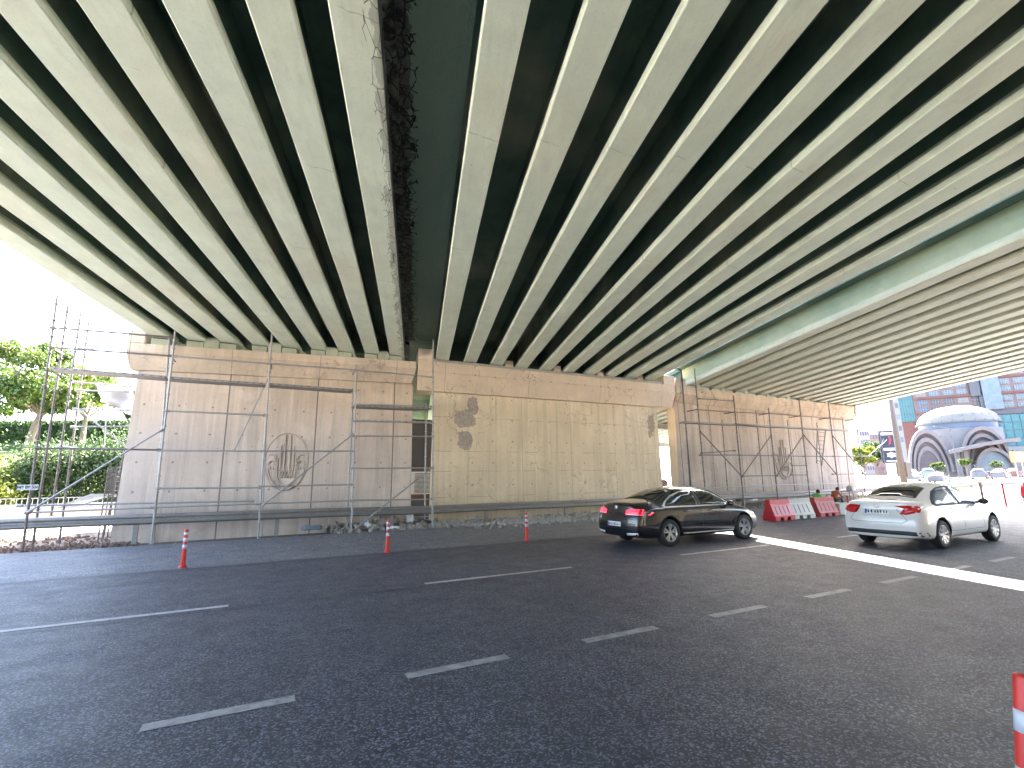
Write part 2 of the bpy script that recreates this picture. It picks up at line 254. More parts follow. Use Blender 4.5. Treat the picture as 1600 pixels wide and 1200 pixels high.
# ---------------------------------------------------------------- mesh helpers
def wloc(o):
    v=Vector((0,0,0))
    while o is not None: v+=o.location; o=o.parent
    return v
class MB:
    def __init__(s): s.v=[];s.f=[];s.mi=[];s.uvs={}
    def add(s,vs,fs,mi=0):
        b=len(s.v); s.v+= [tuple(v) for v in vs]; s.f+=[tuple(b+i for i in f) for f in fs]; s.mi+=[mi]*len(fs); return s
    def box(s,x0,x1,y0,y1,z0,z1,mi=0):
        return s.add([(x0,y0,z0),(x1,y0,z0),(x1,y1,z0),(x0,y1,z0),(x0,y0,z1),(x1,y0,z1),(x1,y1,z1),(x0,y1,z1)],[(0,3,2,1),(4,5,6,7),(0,1,5,4),(1,2,6,5),(2,3,7,6),(3,0,4,7)],mi)
    def hexa(s,b,t,mi=0):
        return s.add(list(b)+list(t),[(0,3,2,1),(4,5,6,7),(0,1,5,4),(1,2,6,5),(2,3,7,6),(3,0,4,7)],mi)
    def tube(s,a,b,r,r2=None,n=10,mi=0,cap=True):
        a=Vector(a);b=Vector(b);d=(b-a); L=d.length
        if L<1e-6: return s
        d/=L; up=Vector((0,0,1)) if abs(d.z)<.9 else Vector((1,0,0)); u=d.cross(up).normalized(); v=d.cross(u); r2=r if r2 is None else r2
        vs=[a+(u*math.cos(2*math.pi*i/n)+v*math.sin(2*math.pi*i/n))*r for i in range(n)]+[b+(u*math.cos(2*math.pi*i/n)+v*math.sin(2*math.pi*i/n))*r2 for i in range(n)]
        fs=[(i,(i+1)%n,n+(i+1)%n,n+i) for i in range(n)]
        if cap: fs+=[tuple(range(n-1,-1,-1)),tuple(range(n,2*n))]
        return s.add(vs,fs,mi)
    def lathe(s,o,prof,n=20,axis='z',mi=0,mis=None):
        o=Vector(o); vs=[]
        for r,h in prof:
            for i in range(n):
                a=2*math.pi*i/n; c,q=r*math.cos(a),r*math.sin(a)
                vs.append(o+(Vector((c,q,h)) if axis=='z' else Vector((c,h,q)) if axis=='y' else Vector((h,c,q))))
        for k in range(len(prof)-1):
            m=mi if mis is None else mis[k]
            b=len(s.v) if k==0 else b
            if k==0: s.v+=[tuple(v) for v in vs]
            for i in range(n):
                s.f.append((b+k*n+i,b+k*n+(i+1)%n,b+(k+1)*n+(i+1)%n,b+(k+1)*n+i)); s.mi.append(m)
        return s
    def prism(s,poly,fn,t0,t1,mi=0):            # poly of 2D points, fn(u,v,t)->3D
        n=len(poly); vs=[fn(u,v,t0) for u,v in poly]+[fn(u,v,t1) for u,v in poly]
        return s.add(vs,[tuple(range(n)),tuple(range(2*n-1,n-1,-1))]+[(i,n+i,n+(i+1)%n,(i+1)%n) for i in range(n)],mi)
    def build(s,name,mats,parent=None,smooth=False,bevel=0,loc=None):
        me=bpy.data.meshes.new(name); o0=wloc(parent) if parent else Vector((0,0,0))
        l=Vector(loc)-o0 if loc is not None else Vector((0,0,0)); off=o0+l
        me.from_pydata([(x-off.x,y-off.y,z-off.z) for x,y,z in s.v],[],s.f)
        mats=mats if isinstance(mats,(list,tuple)) else [mats]
        for m in mats: me.materials.append(M[m] if isinstance(m,str) else m)
        for p,mi in zip(me.polygons,s.mi): p.material_index=mi; p.use_smooth=smooth
        bm=bmesh.new(); bm.from_mesh(me); bmesh.ops.recalc_face_normals(bm,faces=bm.faces); bm.to_mesh(me); bm.free()
        if s.uvs:
            ul=me.uv_layers.new(name='UVMap')
            for lp in me.loops: ul.data[lp.index].uv=s.uvs.get(lp.vertex_index,(0,0))
        o=bpy.data.objects.new(name,me); COL.objects.link(o); o.location=l
        if parent: o.parent=parent
        if bevel:
            md=o.modifiers.new('bevel','BEVEL'); md.width=bevel; md.segments=2; md.limit_method='ANGLE'; md.angle_limit=R_(40)
        return o
def tag(o,label,cat,group=None,kind=None):
    if label: o['label']=label
    if cat: o['category']=cat
    if group: o['group']=group
    if kind: o['kind']=kind
    return o
def thing(name,label,cat,loc=(0,0,0),group=None,rz=0):
    o=bpy.data.objects.new(name,None); COL.objects.link(o); o.location=loc; o.rotation_euler=(0,0,rz); o.empty_display_size=.3
    return tag(o,label,cat,group)
def structure(o): o['kind']='structure'; return o
def copy_tree(o,parent=None):
    c=o.copy(); COL.objects.link(c); c.parent=parent
    for ch in list(o.children): copy_tree(ch,c)
    return c
def text_mesh(txt,size,mat,name,parent,origin,ux,uz,depth=.01,bold=.0):
    cu=bpy.data.curves.new(name,'FONT'); cu.body=txt; cu.size=size; cu.extrude=depth; cu.offset=bold; cu.align_x='CENTER'; cu.align_y='CENTER'
    t=bpy.data.objects.new(name+'_tmp',cu); COL.objects.link(t); bpy.context.view_layer.update()
    me=bpy.data.meshes.new_from_object(t.evaluated_get(bpy.context.evaluated_depsgraph_get())); bpy.data.objects.remove(t)
    ux=Vector(ux).normalized(); uz=Vector(uz).normalized(); nn=ux.cross(uz); o0=wloc(parent) if parent else Vector((0,0,0))
    for v in me.vertices:
        v.co=Vector(origin)+ux*v.co.x+uz*v.co.y+nn*v.co.z-o0
    me.materials.clear(); me.materials.append(M[mat]); o=bpy.data.objects.new(name,me); COL.objects.link(o); o.parent=parent
    return o
# ================================================================ SETTING
BX,BZ=.282,-.047          # the decks run along (BX,1,BZ)
def sstep(a,b,x):
    t=min(1,max(0,(x-a)/(b-a))); return t*t*(3-2*t)
def gh(x,y):
    z=-.03
    z-=.14*sstep(18.7,20.5,y)*(1-sstep(10,20,x))
    z+=.32*sstep(13,36,x)*sstep(17.9,19.4,y)*(1-sstep(21,24,y)*.3)
    z+=(4.3*sstep(34,45,y)+1.0*sstep(50,110,y))*(1-sstep(0,11,x-.282*(y-20)))
    z+=.5*sstep(26,50,y)*sstep(30,45,x)
    return z
def ground():
    xs=[-400,-250,-150,-100,-70,-50,-40]+[-34+i*1.2 for i in range(70)]+[52,56,60,66,74,84,100,130,170,230,320,450,700]
    ys=[-400,-200,-100,-50,-20,0,10,15,17]+[17.6+i*.5 for i in range(12)]+[24+i*1.0 for i in range(20)]+[46,50,56,64,74,90,110,140,180,240,330,450,700]
    m=MB(); nx=len(xs)
    for y in ys:
        for x in xs: m.v.append((x,y,gh(x,y)))
    for j in range(len(ys)-1):
        for i in range(nx-1):
            m.f.append((j*nx+i,j*nx+i+1,(j+1)*nx+i+1,(j+1)*nx+i)); xc=(xs[i]+xs[i+1])/2; yc=(ys[j]+ys[j+1])/2
            lawn = yc>34 and xc-.282*(yc-20)<7
            m.mi.append(1 if lawn else (2 if yc>34 or xc>40 else 0))
    structure(m.build('ground',['dirt','grass','far_asphalt'],smooth=True))
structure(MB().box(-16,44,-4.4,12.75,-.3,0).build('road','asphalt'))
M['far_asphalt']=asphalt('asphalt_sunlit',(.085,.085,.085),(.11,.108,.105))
M['bounce_asphalt']=asphalt('asphalt_bounce_pale',(.38,.37,.34),(.46,.44,.41))  # unseen ground, made pale to bounce light up onto the girders
for a in ((-300,-16.004,-4.4,12.75),(44.004,600,-4.4,12.75),(-300,600,-30,-4.404)): structure(MB().box(a[0],a[1],a[2],a[3],-.3,0).build('road','far_asphalt' if a[0]>0 else 'bounce_asphalt'))
m=MB(); xs=[-300,-60]+[-20+2*i for i in range(45)]+[120,600]
for i,x in enumerate(xs): m.v+=[(x,12.75,.002),(x,17.95,.0),(x,17.95,-.2)]
for i in range(len(xs)-1): a=3*i; m.f+=[(a,a+3,a+4,a+1),(a+1,a+4,a+5,a+2)]; m.mi+=[0,0]
structure(m.build('road_shoulder','shoulder'))
structure(MB().box(-300,600,25.6,33.2,-.25,-.14).build('rear_road','pale_road'))
ground()
# markings
def mark(name,rects,mat,z=.004):
    m=MB()
    for x0,y0,x1,y1,wd in rects:
        n=max(1,int(abs(x1-x0)/1.5)); 
        for k in range(n):
            a=k/n;b=(k+1)/n; xa,ya,xb,yb=x0+(x1-x0)*a,y0+(y1-y0)*a,x0+(x1-x0)*b,y0+(y1-y0)*b
            m.add([(xa,ya-wd/2,z),(xb,yb-wd/2,z),(xb,yb+wd/2,z),(xa,ya+wd/2,z)],[(0,1,2,3)])
    return structure(m.build(name,mat))
l1=[]
for k in range(-6,20):
    s=-.67+1.955*k; l1.append((s,4.75,s+1.03,4.75,.13))
mark('lane_marking',l1,'line')
mark('lane_marking',[(x,8.55,x+3.02,8.55,.12) for x in [2.6+5.95*k for k in range(-3,12)]],'line_bright')
mark('edge_marking',[(-80,12.66,200,12.66,.10)],'line_worn')
mark('edge_marking',[(-80,17.72,11,17.72,.12)],'line_worn')
mark('tar_seam',[(-60,8.36,70,8.30,.045),(-60,12.42,70,12.46,.05),(-60,14.3,40,14.22,.03),(-60,11.2,8,11.26,.03)],'seam',.0035)
# ================================================================ BRIDGES
YS=19.35
def girder(parent,Xc,z,y0,y1,fw=.56,mat='soffit',mweb='web',side=None,skirt=None,nseg=14):
    """box of flange, chamfer and web swept along the deck; uv = (lateral, along)"""
    hf=fw/2; m=MB()
    prof=[(-hf+.02,0,0),(hf-.02,0,0),(hf,.02,0),(hf,.15,0),(.15,.30,1),(.13,.98,1),(-.13,.98,1),(-.15,.30,1),(-hf,.15,0),(-hf,.02,0)]
    n=len(prof); r=random.Random(int(Xc*100)); ph=r.random()*9
    for k in range(nseg+1):
        y=y0+(y1-y0)*k/nseg
        for i,(dx,dz,_) in enumerate(prof):
            j=.004*math.sin(k*2.3+i*3+ph)
            m.v.append((Xc+dx+j+BX*(y-YS),y,z+dz+BZ*(y-YS))); m.uvs[len(m.v)-1]=(dx+(dz*.0),y+Xc*3.1)
    mats=[mat,mweb]; 
    if side: mats.append(side)
    for k in range(nseg):
        for i in range(n):
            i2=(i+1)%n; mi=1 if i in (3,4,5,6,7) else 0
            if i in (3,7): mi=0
            if side and i in (2,3,4): mi=2
            m.f.append((k*n+i,k*n+i2,(k+1)*n+i2,(k+1)*n+i)); m.mi.append(mi)
    m.f+=[tuple(range(n)),tuple(range(nseg*n+n-1,nseg*n-1,-1))]; m.mi+=[0,0]
    o=m.build('girder',mats,parent)
    return o
def slab(parent,name,xl,xr,zl,zr,h0,h1,y0,y1,mat,nseg=10,uvx=None):
    m=MB()
    for k in range(nseg+1):
        y=y0+(y1-y0)*k/nseg
        for i,(x,z) in enumerate([(xl,zl+h0),(xr,zr+h0),(xr,zr+h1),(xl,zl+h1)]):
            m.v.append((x+BX*(y-YS),y,z+BZ*(y-YS))); m.uvs[len(m.v)-1]=((x-(uvx or xl)),y)
    for k in range(nseg):
        for i in range(4): i2=(i+1)%4; m.f.append((k*4+i,k*4+i2,(k+1)*4+i2,(k+1)*4+i)); m.mi.append(0)
    m.f+=[(0,1,2,3),(nseg*4+3,nseg*4+2,nseg*4+1,nseg*4)]; m.mi+=[0,0]
    return m.build(name,mat,parent)
A=[(-3.5+.998*i) for i in range(9)]
Bc=[6.48+1.302*i for i in range(10)]
Cc=[21.27+1.0*i for i in range(17)]
zA=lambda x: 6.63+.028*(x+3.5)
zB=lambda x: 6.87+.002*(x-6.5)
zC=lambda x: 6.83-.023*(x-21.3)
SP=[(-4.6,20.1),(20.104,42.0)]
def bridge(name,label,xs,zf,fw,y0,y1,mat,mweb,ov,first_side=None,last=None,group=None,far=False):
    xl,xr=xs[0],xs[-1]
    b=thing(name,label,'bridge',(xl+BX*(y0-YS),y0,0),group)
    for i,x in enumerate(xs):
        mm,sd,mw=mat,None,mweb
        if i==len(xs)-1 and last: mm,sd=last
        if i==0 and first_side: mw=first_side
        girder(b,x+(.03 if last and i==len(xs)-1 else 0),zf(x),y0,y1,fw+(.06 if last and i==len(xs)-1 else 0),mm,mw,sd,nseg=6 if far else 14)
    for yd in ((y0+.05,y1-.12) if not far else (y0+.05,)):
        m=MB(); o=[BX*(yd-YS),BZ*(yd-YS)]; m.hexa([(xl-.1+o[0],yd,zf(xl)+o[1]+.06),(xr+.1+o[0],yd,zf(xr)+o[1]+.06),(xr+.1+o[0],yd+.06,zf(xr)+o[1]+.06),(xl-.1+o[0],yd+.06,zf(xl)+o[1]+.06)],[(xl-.1+o[0],yd,zf(xl)+o[1]+.975),(xr+.1+o[0],yd,zf(xr)+o[1]+.975),(xr+.1+o[0],yd+.06,zf(xr)+o[1]+.975),(xl-.1+o[0],yd+.06,zf(xl)+o[1]+.975)]); m.build('end_diaphragm',mweb,b)
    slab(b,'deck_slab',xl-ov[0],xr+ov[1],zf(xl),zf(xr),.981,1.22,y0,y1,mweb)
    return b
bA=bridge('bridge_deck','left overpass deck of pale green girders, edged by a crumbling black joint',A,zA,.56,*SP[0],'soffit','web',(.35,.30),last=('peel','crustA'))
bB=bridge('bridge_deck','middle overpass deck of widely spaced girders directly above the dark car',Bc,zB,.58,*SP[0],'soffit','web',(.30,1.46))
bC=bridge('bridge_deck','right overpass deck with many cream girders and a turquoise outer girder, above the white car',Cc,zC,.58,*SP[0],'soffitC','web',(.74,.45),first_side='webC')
# stained overhang strip of the middle deck beside the joint, and turquoise fascia of the right deck
slab(bB,'overhang',Bc[0]-1.665,Bc[0]-.305,zB(Bc[0]),zB(Bc[0]),.90,1.22,*SP[0],'crustB',uvx=Bc[0]-1.665)
slab(bA,'outer_fascia',A[-1]+.16,A[-1]+.31,zA(A[-1]),zA(A[-1]),.155,.975,*SP[0],'crustA',uvx=A[-1]+.60)
slab(bB,'joint_seal',A[-1]+.315,A[-1]+.50,zB(6.5),zB(6.5),.80,.893,*SP[0],'crustA',uvx=A[-1]+.60)
m=MB()
for k in range(15):
    y=SP[0][0]+(SP[0][1]-SP[0][0])*k/14
    for dx,dz in ((-.145,.31),(-.28,.78),(-.28,1.40),(-.16,1.40)):
        m.v.append((Cc[0]+dx+BX*(y-YS),y,zC(Cc[0])+dz+BZ*(y-YS))); m.uvs[len(m.v)-1]=(dz,y)
for k in range(14):
    for i in range(3): m.f.append((k*4+i,k*4+i+1,(k+1)*4+i+1,(k+1)*4+i)); m.mi.append(0)
m.build('fascia','webC',bC)
for (nm,lb,xs,zf,fw,mt,ov) in [('bridge_deck','rear span of the left overpass beyond its pier, seen in the slot beside the scaffold',A,zA,.56,'soffit',(.35,.3)),('bridge_deck','rear span of the middle overpass beyond the yellow pier',Bc,zB,.58,'soffit',(1.66,1.36)),('bridge_deck','rear span of the right overpass, seen as stripes beside the orange pier end',Cc,zC,.58,'soffitC',(.3,.45))]:
    bb=bridge(nm,lb,xs,zf,fw,*SP[1],mt,'web',ov,far=True)
    if xs is A: slab(bb,'outer_fascia',A[-1]+.16,A[-1]+.31,zA(A[-1]),zA(A[-1]),.155,.975,*SP[1],'crustA',uvx=A[-1]+.60); slab(bb,'joint_seal',A[-1]+.312,A[-1]+.50,zB(6.5),zB(6.5),.70,.893,*SP[1],'crustA',uvx=A[-1]+.60)
    if xs is Bc or xs is Cc:
        x0,x1=xs[0],xs[-1]; mm=MB()
        for yy in (30.7,41.2):
            mm=MB(); dx=BX*(yy-YS); dz=BZ*(yy-YS)
            mm.hexa([(x0+dx,yy,zf(x0)+dz-.45),(x1+dx,yy,zf(x1)+dz-.45),(x1+dx+.2,yy+.7,zf(x1)+dz-.45),(x0+dx+.2,yy+.7,zf(x0)+dz-.45)],[(x0+dx,yy,zf(x0)+dz-.04),(x1+dx,yy,zf(x1)+dz-.04),(x1+dx+.2,yy+.7,zf(x1)+dz-.04),(x0+dx+.2,yy+.7,zf(x0)+dz-.04)])
            mm.build('cross_beam','ledge',bb)
m=MB()
def onC(y,dx,dz): return (Cc[0]+dx+BX*(y-YS),y,zC(Cc[0])+dz+BZ*(y-YS))
hr=thing('handrail','steel edge rail on top of the right overpass beside the open gap between decks','railing',onC(8,-.25,1.22))
m.tube(onC(-4.5,-.27,1.60),onC(20,-.27,1.60),.04,n=8); m.build('top_rail','rail',hr)
for k in range(13): y=-4.4+2*k; m=MB(); m.tube(onC(y,-.27,1.2),onC(y,-.27,1.6),.025,n=6); m.build('post','rail',hr)
# ---- piers
TH=.85
def hx(m,xl,xr,xl2,xr2,yf,yf2,z0l,z0r,z1l,z1r,th=TH,mi=0,flare=0):
    """skewed block: bottom xl..xr at front yf, top xl2..xr2 at front yf2"""
    m.hexa([(xl,yf,z0l),(xr,yf,z0r),(xr+BX*th,20.5-flare*0,z0r),(xl+BX*th,20.5,z0l)],[(xl2,yf2,z1l),(xr2,yf2,z1r),(xr2+BX*th,20.5+(yf-yf2),z1r),(xl2+BX*th,20.5+(yf-yf2),z1l)],mi)
def subdiv_front(o,n=3):
    pass
def pier(name,label,body,cap,bodym,capm,zt,zb,zh,blocks,gap=.0):
    xl,xr=body; cl,cr=cap; p=thing(name,label,'bridge pier',((xl+xr)/2,20,-.2))
    z=lambda f,x:f[0]+(f[1]-f[0])*(x-cl)/(cr-cl)
    m=MB(); hx(m,xl,xr,xl+(.12 if name else 0),xr-(.05),19.65,19.65,-.35,-.35,z(zh,xl)+.0,z(zh,xr)); m.build('body',bodym,p,bevel=.03)
    m=MB(); hx(m,(cl+.01 if gap else max(cl+.12,xl-.35)),(cr-.22 if gap else min(cr-.12,xr+.8)),cl,cr,19.60-gap,19.33,z(zh,cl),z(zh,cr),z(zb,cl),z(zb,cr))
    m.build('haunch',capm,p,bevel=.015)
    m=MB(); hx(m,cl,cr,cl,cr,19.33,19.33,z(zb,cl)+.003,z(zb,cr)+.003,z(zt,cl),z(zt,cr)); m.build('cap_band',capm,p,bevel=.02)
    for (a,b,zz) in blocks:
        m=MB(); hx(m,a,b,a,b,19.32,19.32,z(zt,a)+.003,z(zt,b)+.003,zz,zz); m.build('end_block',capm,p,bevel=.03)
    return p
pA=pier('bridge_pier','left grey concrete pier wall behind the tall scaffold, with minaret emblem relief',(-4.15,5.33),(-4.36,5.33),'concA','capA',(6.33,6.62),(6.03,6.30),(5.48,5.72),[(-4.36,-3.88,6.80)])
pB=pier('bridge_pier','middle yellowish concrete pier wall without scaffold, with two grey repair patches',(6.1,18.78),(5.40,19.88),'concB','capB',(6.70,6.68),(6.23,6.22),(5.44,5.44),[(5.40,6.08,7.22),(19.08,19.88,7.2)],gap=.14)
pC=pier('bridge_pier','right concrete pier wall with spalled cap and bright orange end face, behind the long scaffold',(19.93,36.5),(19.96,37.2),'concC','capC',(6.65,6.41),(6.25,5.95),(5.80,5.43),[(19.97,20.72,7.12)])
# bearings
def blk(parent,name,xc,wd,z0,z1,yf=19.45,mat='bearing',dep=.5,peak=0):
    m=MB()
    if peak: m.prism([(-wd/2,0),(wd/2,0),(wd/2,z1-z0-peak),(wd*.22,z1-z0),(-wd*.22,z1-z0),(-wd/2,z1-z0-peak)],lambda u,v,t:(xc+u+BX*t,yf+t,z0+v),0,dep)
    else: m.prism([(-wd/2,0),(wd/2,0),(wd/2,z1-z0),(-wd/2,z1-z0)],lambda u,v,t:(xc+u+BX*t,yf+t,z0+v),0,dep)
    return m.build(name,mat,parent,bevel=.01)
zcA=lambda x:6.33+(6.62-6.33)*(x+4.36)/9.69
for i,x in enumerate(A): 
    blk(pA,'bearing_plinth',x,.50,zcA(x)+.003,zA(x)-.045); blk(pA,'bearing_pad',x,.44,zA(x)-.042,zA(x)-.002,19.5,'blackpl',.4)
for i in range(1,8,2): blk(pA,'shear_key',(A[i]+A[i+1])/2,.44,zcA(A[i])+.003,zA(A[i])+.14,19.42,peak=.07)
m=MB(); hx(m,6.1,19.06,6.1,19.06,19.42,19.42,6.703,6.683,6.83,6.835); m.build('bearing_ledge','ledge',pB,bevel=.01)
for i in (2,4,6,8): blk(pB,'shear_key',(Bc[i]+Bc[i+1])/2-.0,.42,6.84,7.12,19.46,'capB')
zcC=lambda x:6.65+(6.41-6.65)*(x-19.96)/17.24
for i,x in enumerate(Cc): blk(pC,'bearing_plinth',x,.80,zcC(x)+.003,zC(x)-.045,19.44); blk(pC,'bearing_pad',x,.5,zC(x)-.042,zC(x)-.002,19.5,'blackpl',.4)
for i in range(0,16,2): blk(pC,'shear_key',(Cc[i]+Cc[i+1])/2,.30,zcC(Cc[i])+.003,zC(Cc[i])+.12,19.38,peak=.06)
# joint haunch ribs on right pier
m=MB()
for k in range(7):
    x=20.3+2.4*k; m.tube((x,19.62,5.1),(x,19.62,5.62),.02,n=6); m.tube((x,19.62,5.62),(x,19.32,6.12),.02,n=6)
# near piers (behind the camera)
for (a,b,t,lb) in [(-4.2,5.3,6.9,'near pier of the left overpass'),(6.1,18.8,7.1,'near pier of the middle overpass'),(19.9,36.5,6.9,'near pier of the right overpass')]:
    dx=BX*(-5.6-19.35); p=thing('bridge_pier','concrete '+lb+' behind the viewer, facing the road','bridge pier',((a+b)/2+dx,-5,0))
    m=MB(); m.hexa([(a+dx,-5.6,-.2),(b+dx,-5.6,-.2),(b+dx+.3,-4.7,-.2),(a+dx+.3,-4.7,-.2)],[(a+dx,-5.6,t+.9),(b+dx,-5.6,t+.9),(b+dx+.3,-4.7,t+.9),(a+dx+.3,-4.7,t+.9)]); m.build('body','concB',p)
# pier emblems (raised relief)
def arcpts(cx,cz,r,a0,a1,n=24): return [(cx+r*math.cos(R_(a0+(a1-a0)*i/n)),cz+r*math.sin(R_(a0+(a1-a0)*i/n))) for i in range(n+1)]
def emblem(parent,cx,cz,s,sz,mat,ring=True):
    m=MB(); Y=19.645
    def stroke(pts,w=.05,d=.05):
        for ww,dd,mi,oo in ((w,d,0,0),(w*1.25+.028,.006,1,.016)):  # second layer: dark offset under-stroke, relief shade put into the colour
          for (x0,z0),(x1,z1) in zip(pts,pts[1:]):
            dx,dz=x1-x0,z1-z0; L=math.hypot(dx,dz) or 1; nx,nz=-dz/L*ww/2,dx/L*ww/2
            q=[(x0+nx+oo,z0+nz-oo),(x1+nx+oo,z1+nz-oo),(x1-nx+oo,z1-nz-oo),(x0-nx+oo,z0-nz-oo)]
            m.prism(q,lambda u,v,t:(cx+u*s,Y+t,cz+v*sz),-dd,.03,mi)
    if ring: stroke(arcpts(0,0,1.0,0,360,48),.025,.02)
    for k,(x,h) in enumerate(((-.30,.55),(-.12,.93),(.12,.93),(.30,.55))):          # minarets
        stroke([(x,-.35),(x,h-.25)],.075); stroke([(x,h-.25),(x,h)],.03); stroke([(x-.045,h-.38),(x+.045,h-.38)],.04)
    stroke([(-.42,.1),(-.42,-.45)]+arcpts(0,-.45,.42,180,360,14)+[(.42,.1)],.06)      # tulip cup
    stroke(arcpts(0,-.15,.85,188,352,26),.05)
    for sg in (-1,1):
        stroke([(sg*a,b) for a,b in arcpts(.66,-.18,.20,10,170,10)],.045); stroke([(sg*a,b) for a,b in arcpts(.72,.02,.22,60,170,8)],.04)
        for q in range(3): stroke([(sg*(.5+.13*q),-.30),(sg*(.5+.13*q),-.20)],.07)
    for q in range(4):
        x=-.21+.14*q
        stroke([(x-.07,-.45),(x,-.30),(x+.07,-.45)],.035); stroke([(x-.07,-.45),(x,-.60),(x+.07,-.45)],.035)
    stroke([(0,-.87),(0,-1.0)],.07)
    return m.build('emblem',[mat,'emblem_shade'],parent)
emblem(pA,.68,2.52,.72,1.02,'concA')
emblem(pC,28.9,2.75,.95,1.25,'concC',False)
# drain pipe between the middle and right decks
m=MB(); a=at(1057,575,19.25); b=at(1064,579,19.25); m.tube(a,b,.05); m.tube(b,(b.x+.02,19.25,6.9),.05); m.tube((b.x+.02,19.25,6.9),(b.x+.05,19.28,.2),.035)
tag(m.build('drain_pipe','blackpl'),'thin black drain pipe bent over the joint between middle and right overpasses','pipe')
# ================================================================ SCAFFOLDS
TR=.031
class Scaf:
    def __init__(s,root): s.r=root
    def post(s,top,foot,Y,mat='galv',foot_z=None,r=TR):
        t=at(*top,Y); f=at(*foot,Y); m=MB(); m.tube(f,t,r); L=(t-f).length; k=1
        while k*.5<L-.1:
            q=f.lerp(t,k*.5/L); m.tube(q-Vector((0,0,.012)),q+Vector((0,0,.012)),r*1.9,n=8); k+=1 if k%4 else 1
            k+=0
        m.box(f.x-.06,f.x+.06,Y-.06,Y+.06,f.z-.005,f.z+.012)
        return m.build('post',mat,s.r,smooth=False)
    def bar(s,a,b,Y,Y2=None,mat='galv',name='ledger',r=TR*.9):
        p=at(*a,Y); q=at(*b,Y if Y2 is None else Y2); m=MB(); m.tube(p,q,r); d=(q-p).normalized()
        for e,sg in ((p,1),(q,-1)): m.tube(e-d*sg*.05,e+d*sg*.07,r*1.6,n=8)
        return m.build(name,mat,s.r)
    def deck(s,a,b,Y,wd=.6,th=.07,mat='deckplate',name='platform'):
        p=at(*a,Y); q=at(*b,Y); m=MB(); n=max(2,int((q-p).length/.22)); 
        m.hexa([(p.x,Y,p.z-th),(q.x,Y,q.z-th),(q.x,Y+wd,q.z-th),(p.x,Y+wd,p.z-th)],[(p.x,Y,p.z),(q.x,Y,q.z),(q.x,Y+wd,q.z),(p.x,Y+wd,p.z)])
        for k in range(n):
            t=(k+.5)/n; c=p.lerp(q,t); m.box(c.x-.035,c.x+.035,Y-.004,Y+.02,c.z-th*.75,c.z-th*.25,1)
        return m.build(name,[mat,'ink' if 0 else 'tubedark'],s.r)
sA=thing('scaffold','tall galvanised tube scaffold standing against the left grey pier wall','scaffold',(0,18.6,0)); S=Scaf(sA)
YF,YB=18.22,19.05
S.post((90,462),(35,860),YF,'tubedark'); S.post((107,475),(51,853),YB,'tubedark')
S.post((274,517),(236,850),YF); S.post((264.7,528),(240,846),YB)
S.post((425,522),(403,842),YF); S.post((419,598),(409,836),YB,r=.022)
S.post((557,570),(549,831),YF); S.post((551.7,607),(542,827),YB)
S.post((677,530),(675.5,822),YF); S.post((666,630),(663.5,814),YB)
for a,b in [((82,512),(269,527)),((81,543),(266,556)),((274,557),(420,568)),((420,568),(556,578)),((556,578),(676,589)),((59,700),(249,703)),((249,704),(411,705)),((411,705),(552,705)),
            ((42,801),(238,793)),((238,793),(404,787)),((404,787),(550,782)),((550,782),(675.5,780)),((261,642),(414,649)),((247,763),(407,762)),((407,760),(550,757)),((553,658),(676,661)),((552,681),(676,682)),((551,732),(676,731)),((556,632),(676,635))]:
    S.bar(a,b,YF,mat='tubedark' if a[0]<90 and a[1]<750 else 'galv')
for a,b in [((46,799),(252,672)),((412,788),(550,680)),((548,832),(676,730))]: S.bar(a,b,YF-.06,name='brace')
S.bar((366,704),(418,594),YB,name='brace',r=.02)
for px,py in ((84,512),(81,543),(266,556),(424,568),(556,578),(554,632)):
    p=at(px,py,YF); q=Vector((p.x+.02,YB,p.z)); m=MB(); m.tube(p,q,TR*.9); m.build('transom','galv',sA)
S.deck((79,573),(258,587),YF); S.deck((264,588),(414,598),YF); S.deck((419,598),(552,608),YF); S.deck((553,632),(674,637),YF); 
S.deck((553,655),(674,659),YB-.2,.25,.03,'wood','plank'); S.bar((30,790),(395,783),YF+.3,mat='galv',name='ledger')
# phone number board
sg=thing('phone_board','small white board reading 549 08 550 clipped to the leftmost scaffold post','sign',tuple(at(44,762,YF-.05)))
a=at(26,766,YF-.06);b=at(61,757,YF-.06); m=MB(); m.box(a.x,b.x,YF-.075,YF-.06,a.z,b.z); m.build('board','signw',sg)
text_mesh('549 08 550',.105,'ink','lettering',sg,((a.x+b.x)/2,YF-.078,(a.z+b.z)/2),(1,0,0),(0,0,1),.002,.003)
# scaffold at the far left corner behind pier A
sL=thing('scaffold','narrow pale scaffold tower behind the left end of the grey pier','scaffold',(-6,22,0)); S=Scaf(sL)
S.post((127,485),(80,806),21.2,mat='tubedark'); S.post((140,496),(92,852),22.0,mat='tubedark')
S.post((232,560),(160,842),22.6,mat='tubedark')
for a,b in (((119,543),(145,545)),((117,597),(235,606)),((120,610),(200,612)),((116,639),(200,641)),((113,667),(200,666))): S.bar(a,b,21.6)
for a,b in (((126,642),(200,700)),((95,697),(120,701))): S.bar(a,b,21.6,name='brace')
S.bar((168,600),(163,700),23,name='ledger',r=.015); 
m=MB(); p=[at(95,790,22),at(135,772,22),at(176,772,22.3),at(127,788,22)]; m.hexa([(v.x,v.y,v.z-.05) for v in (p[0],p[3],p[2]+Vector((0,.5,0)),p[1]+Vector((0,.5,0)))],[(v.x,v.y,v.z) for v in (p[0],p[3],p[2]+Vector((0,.5,0)),p[1]+Vector((0,.5,0)))]); m.build('platform','wood',sL)
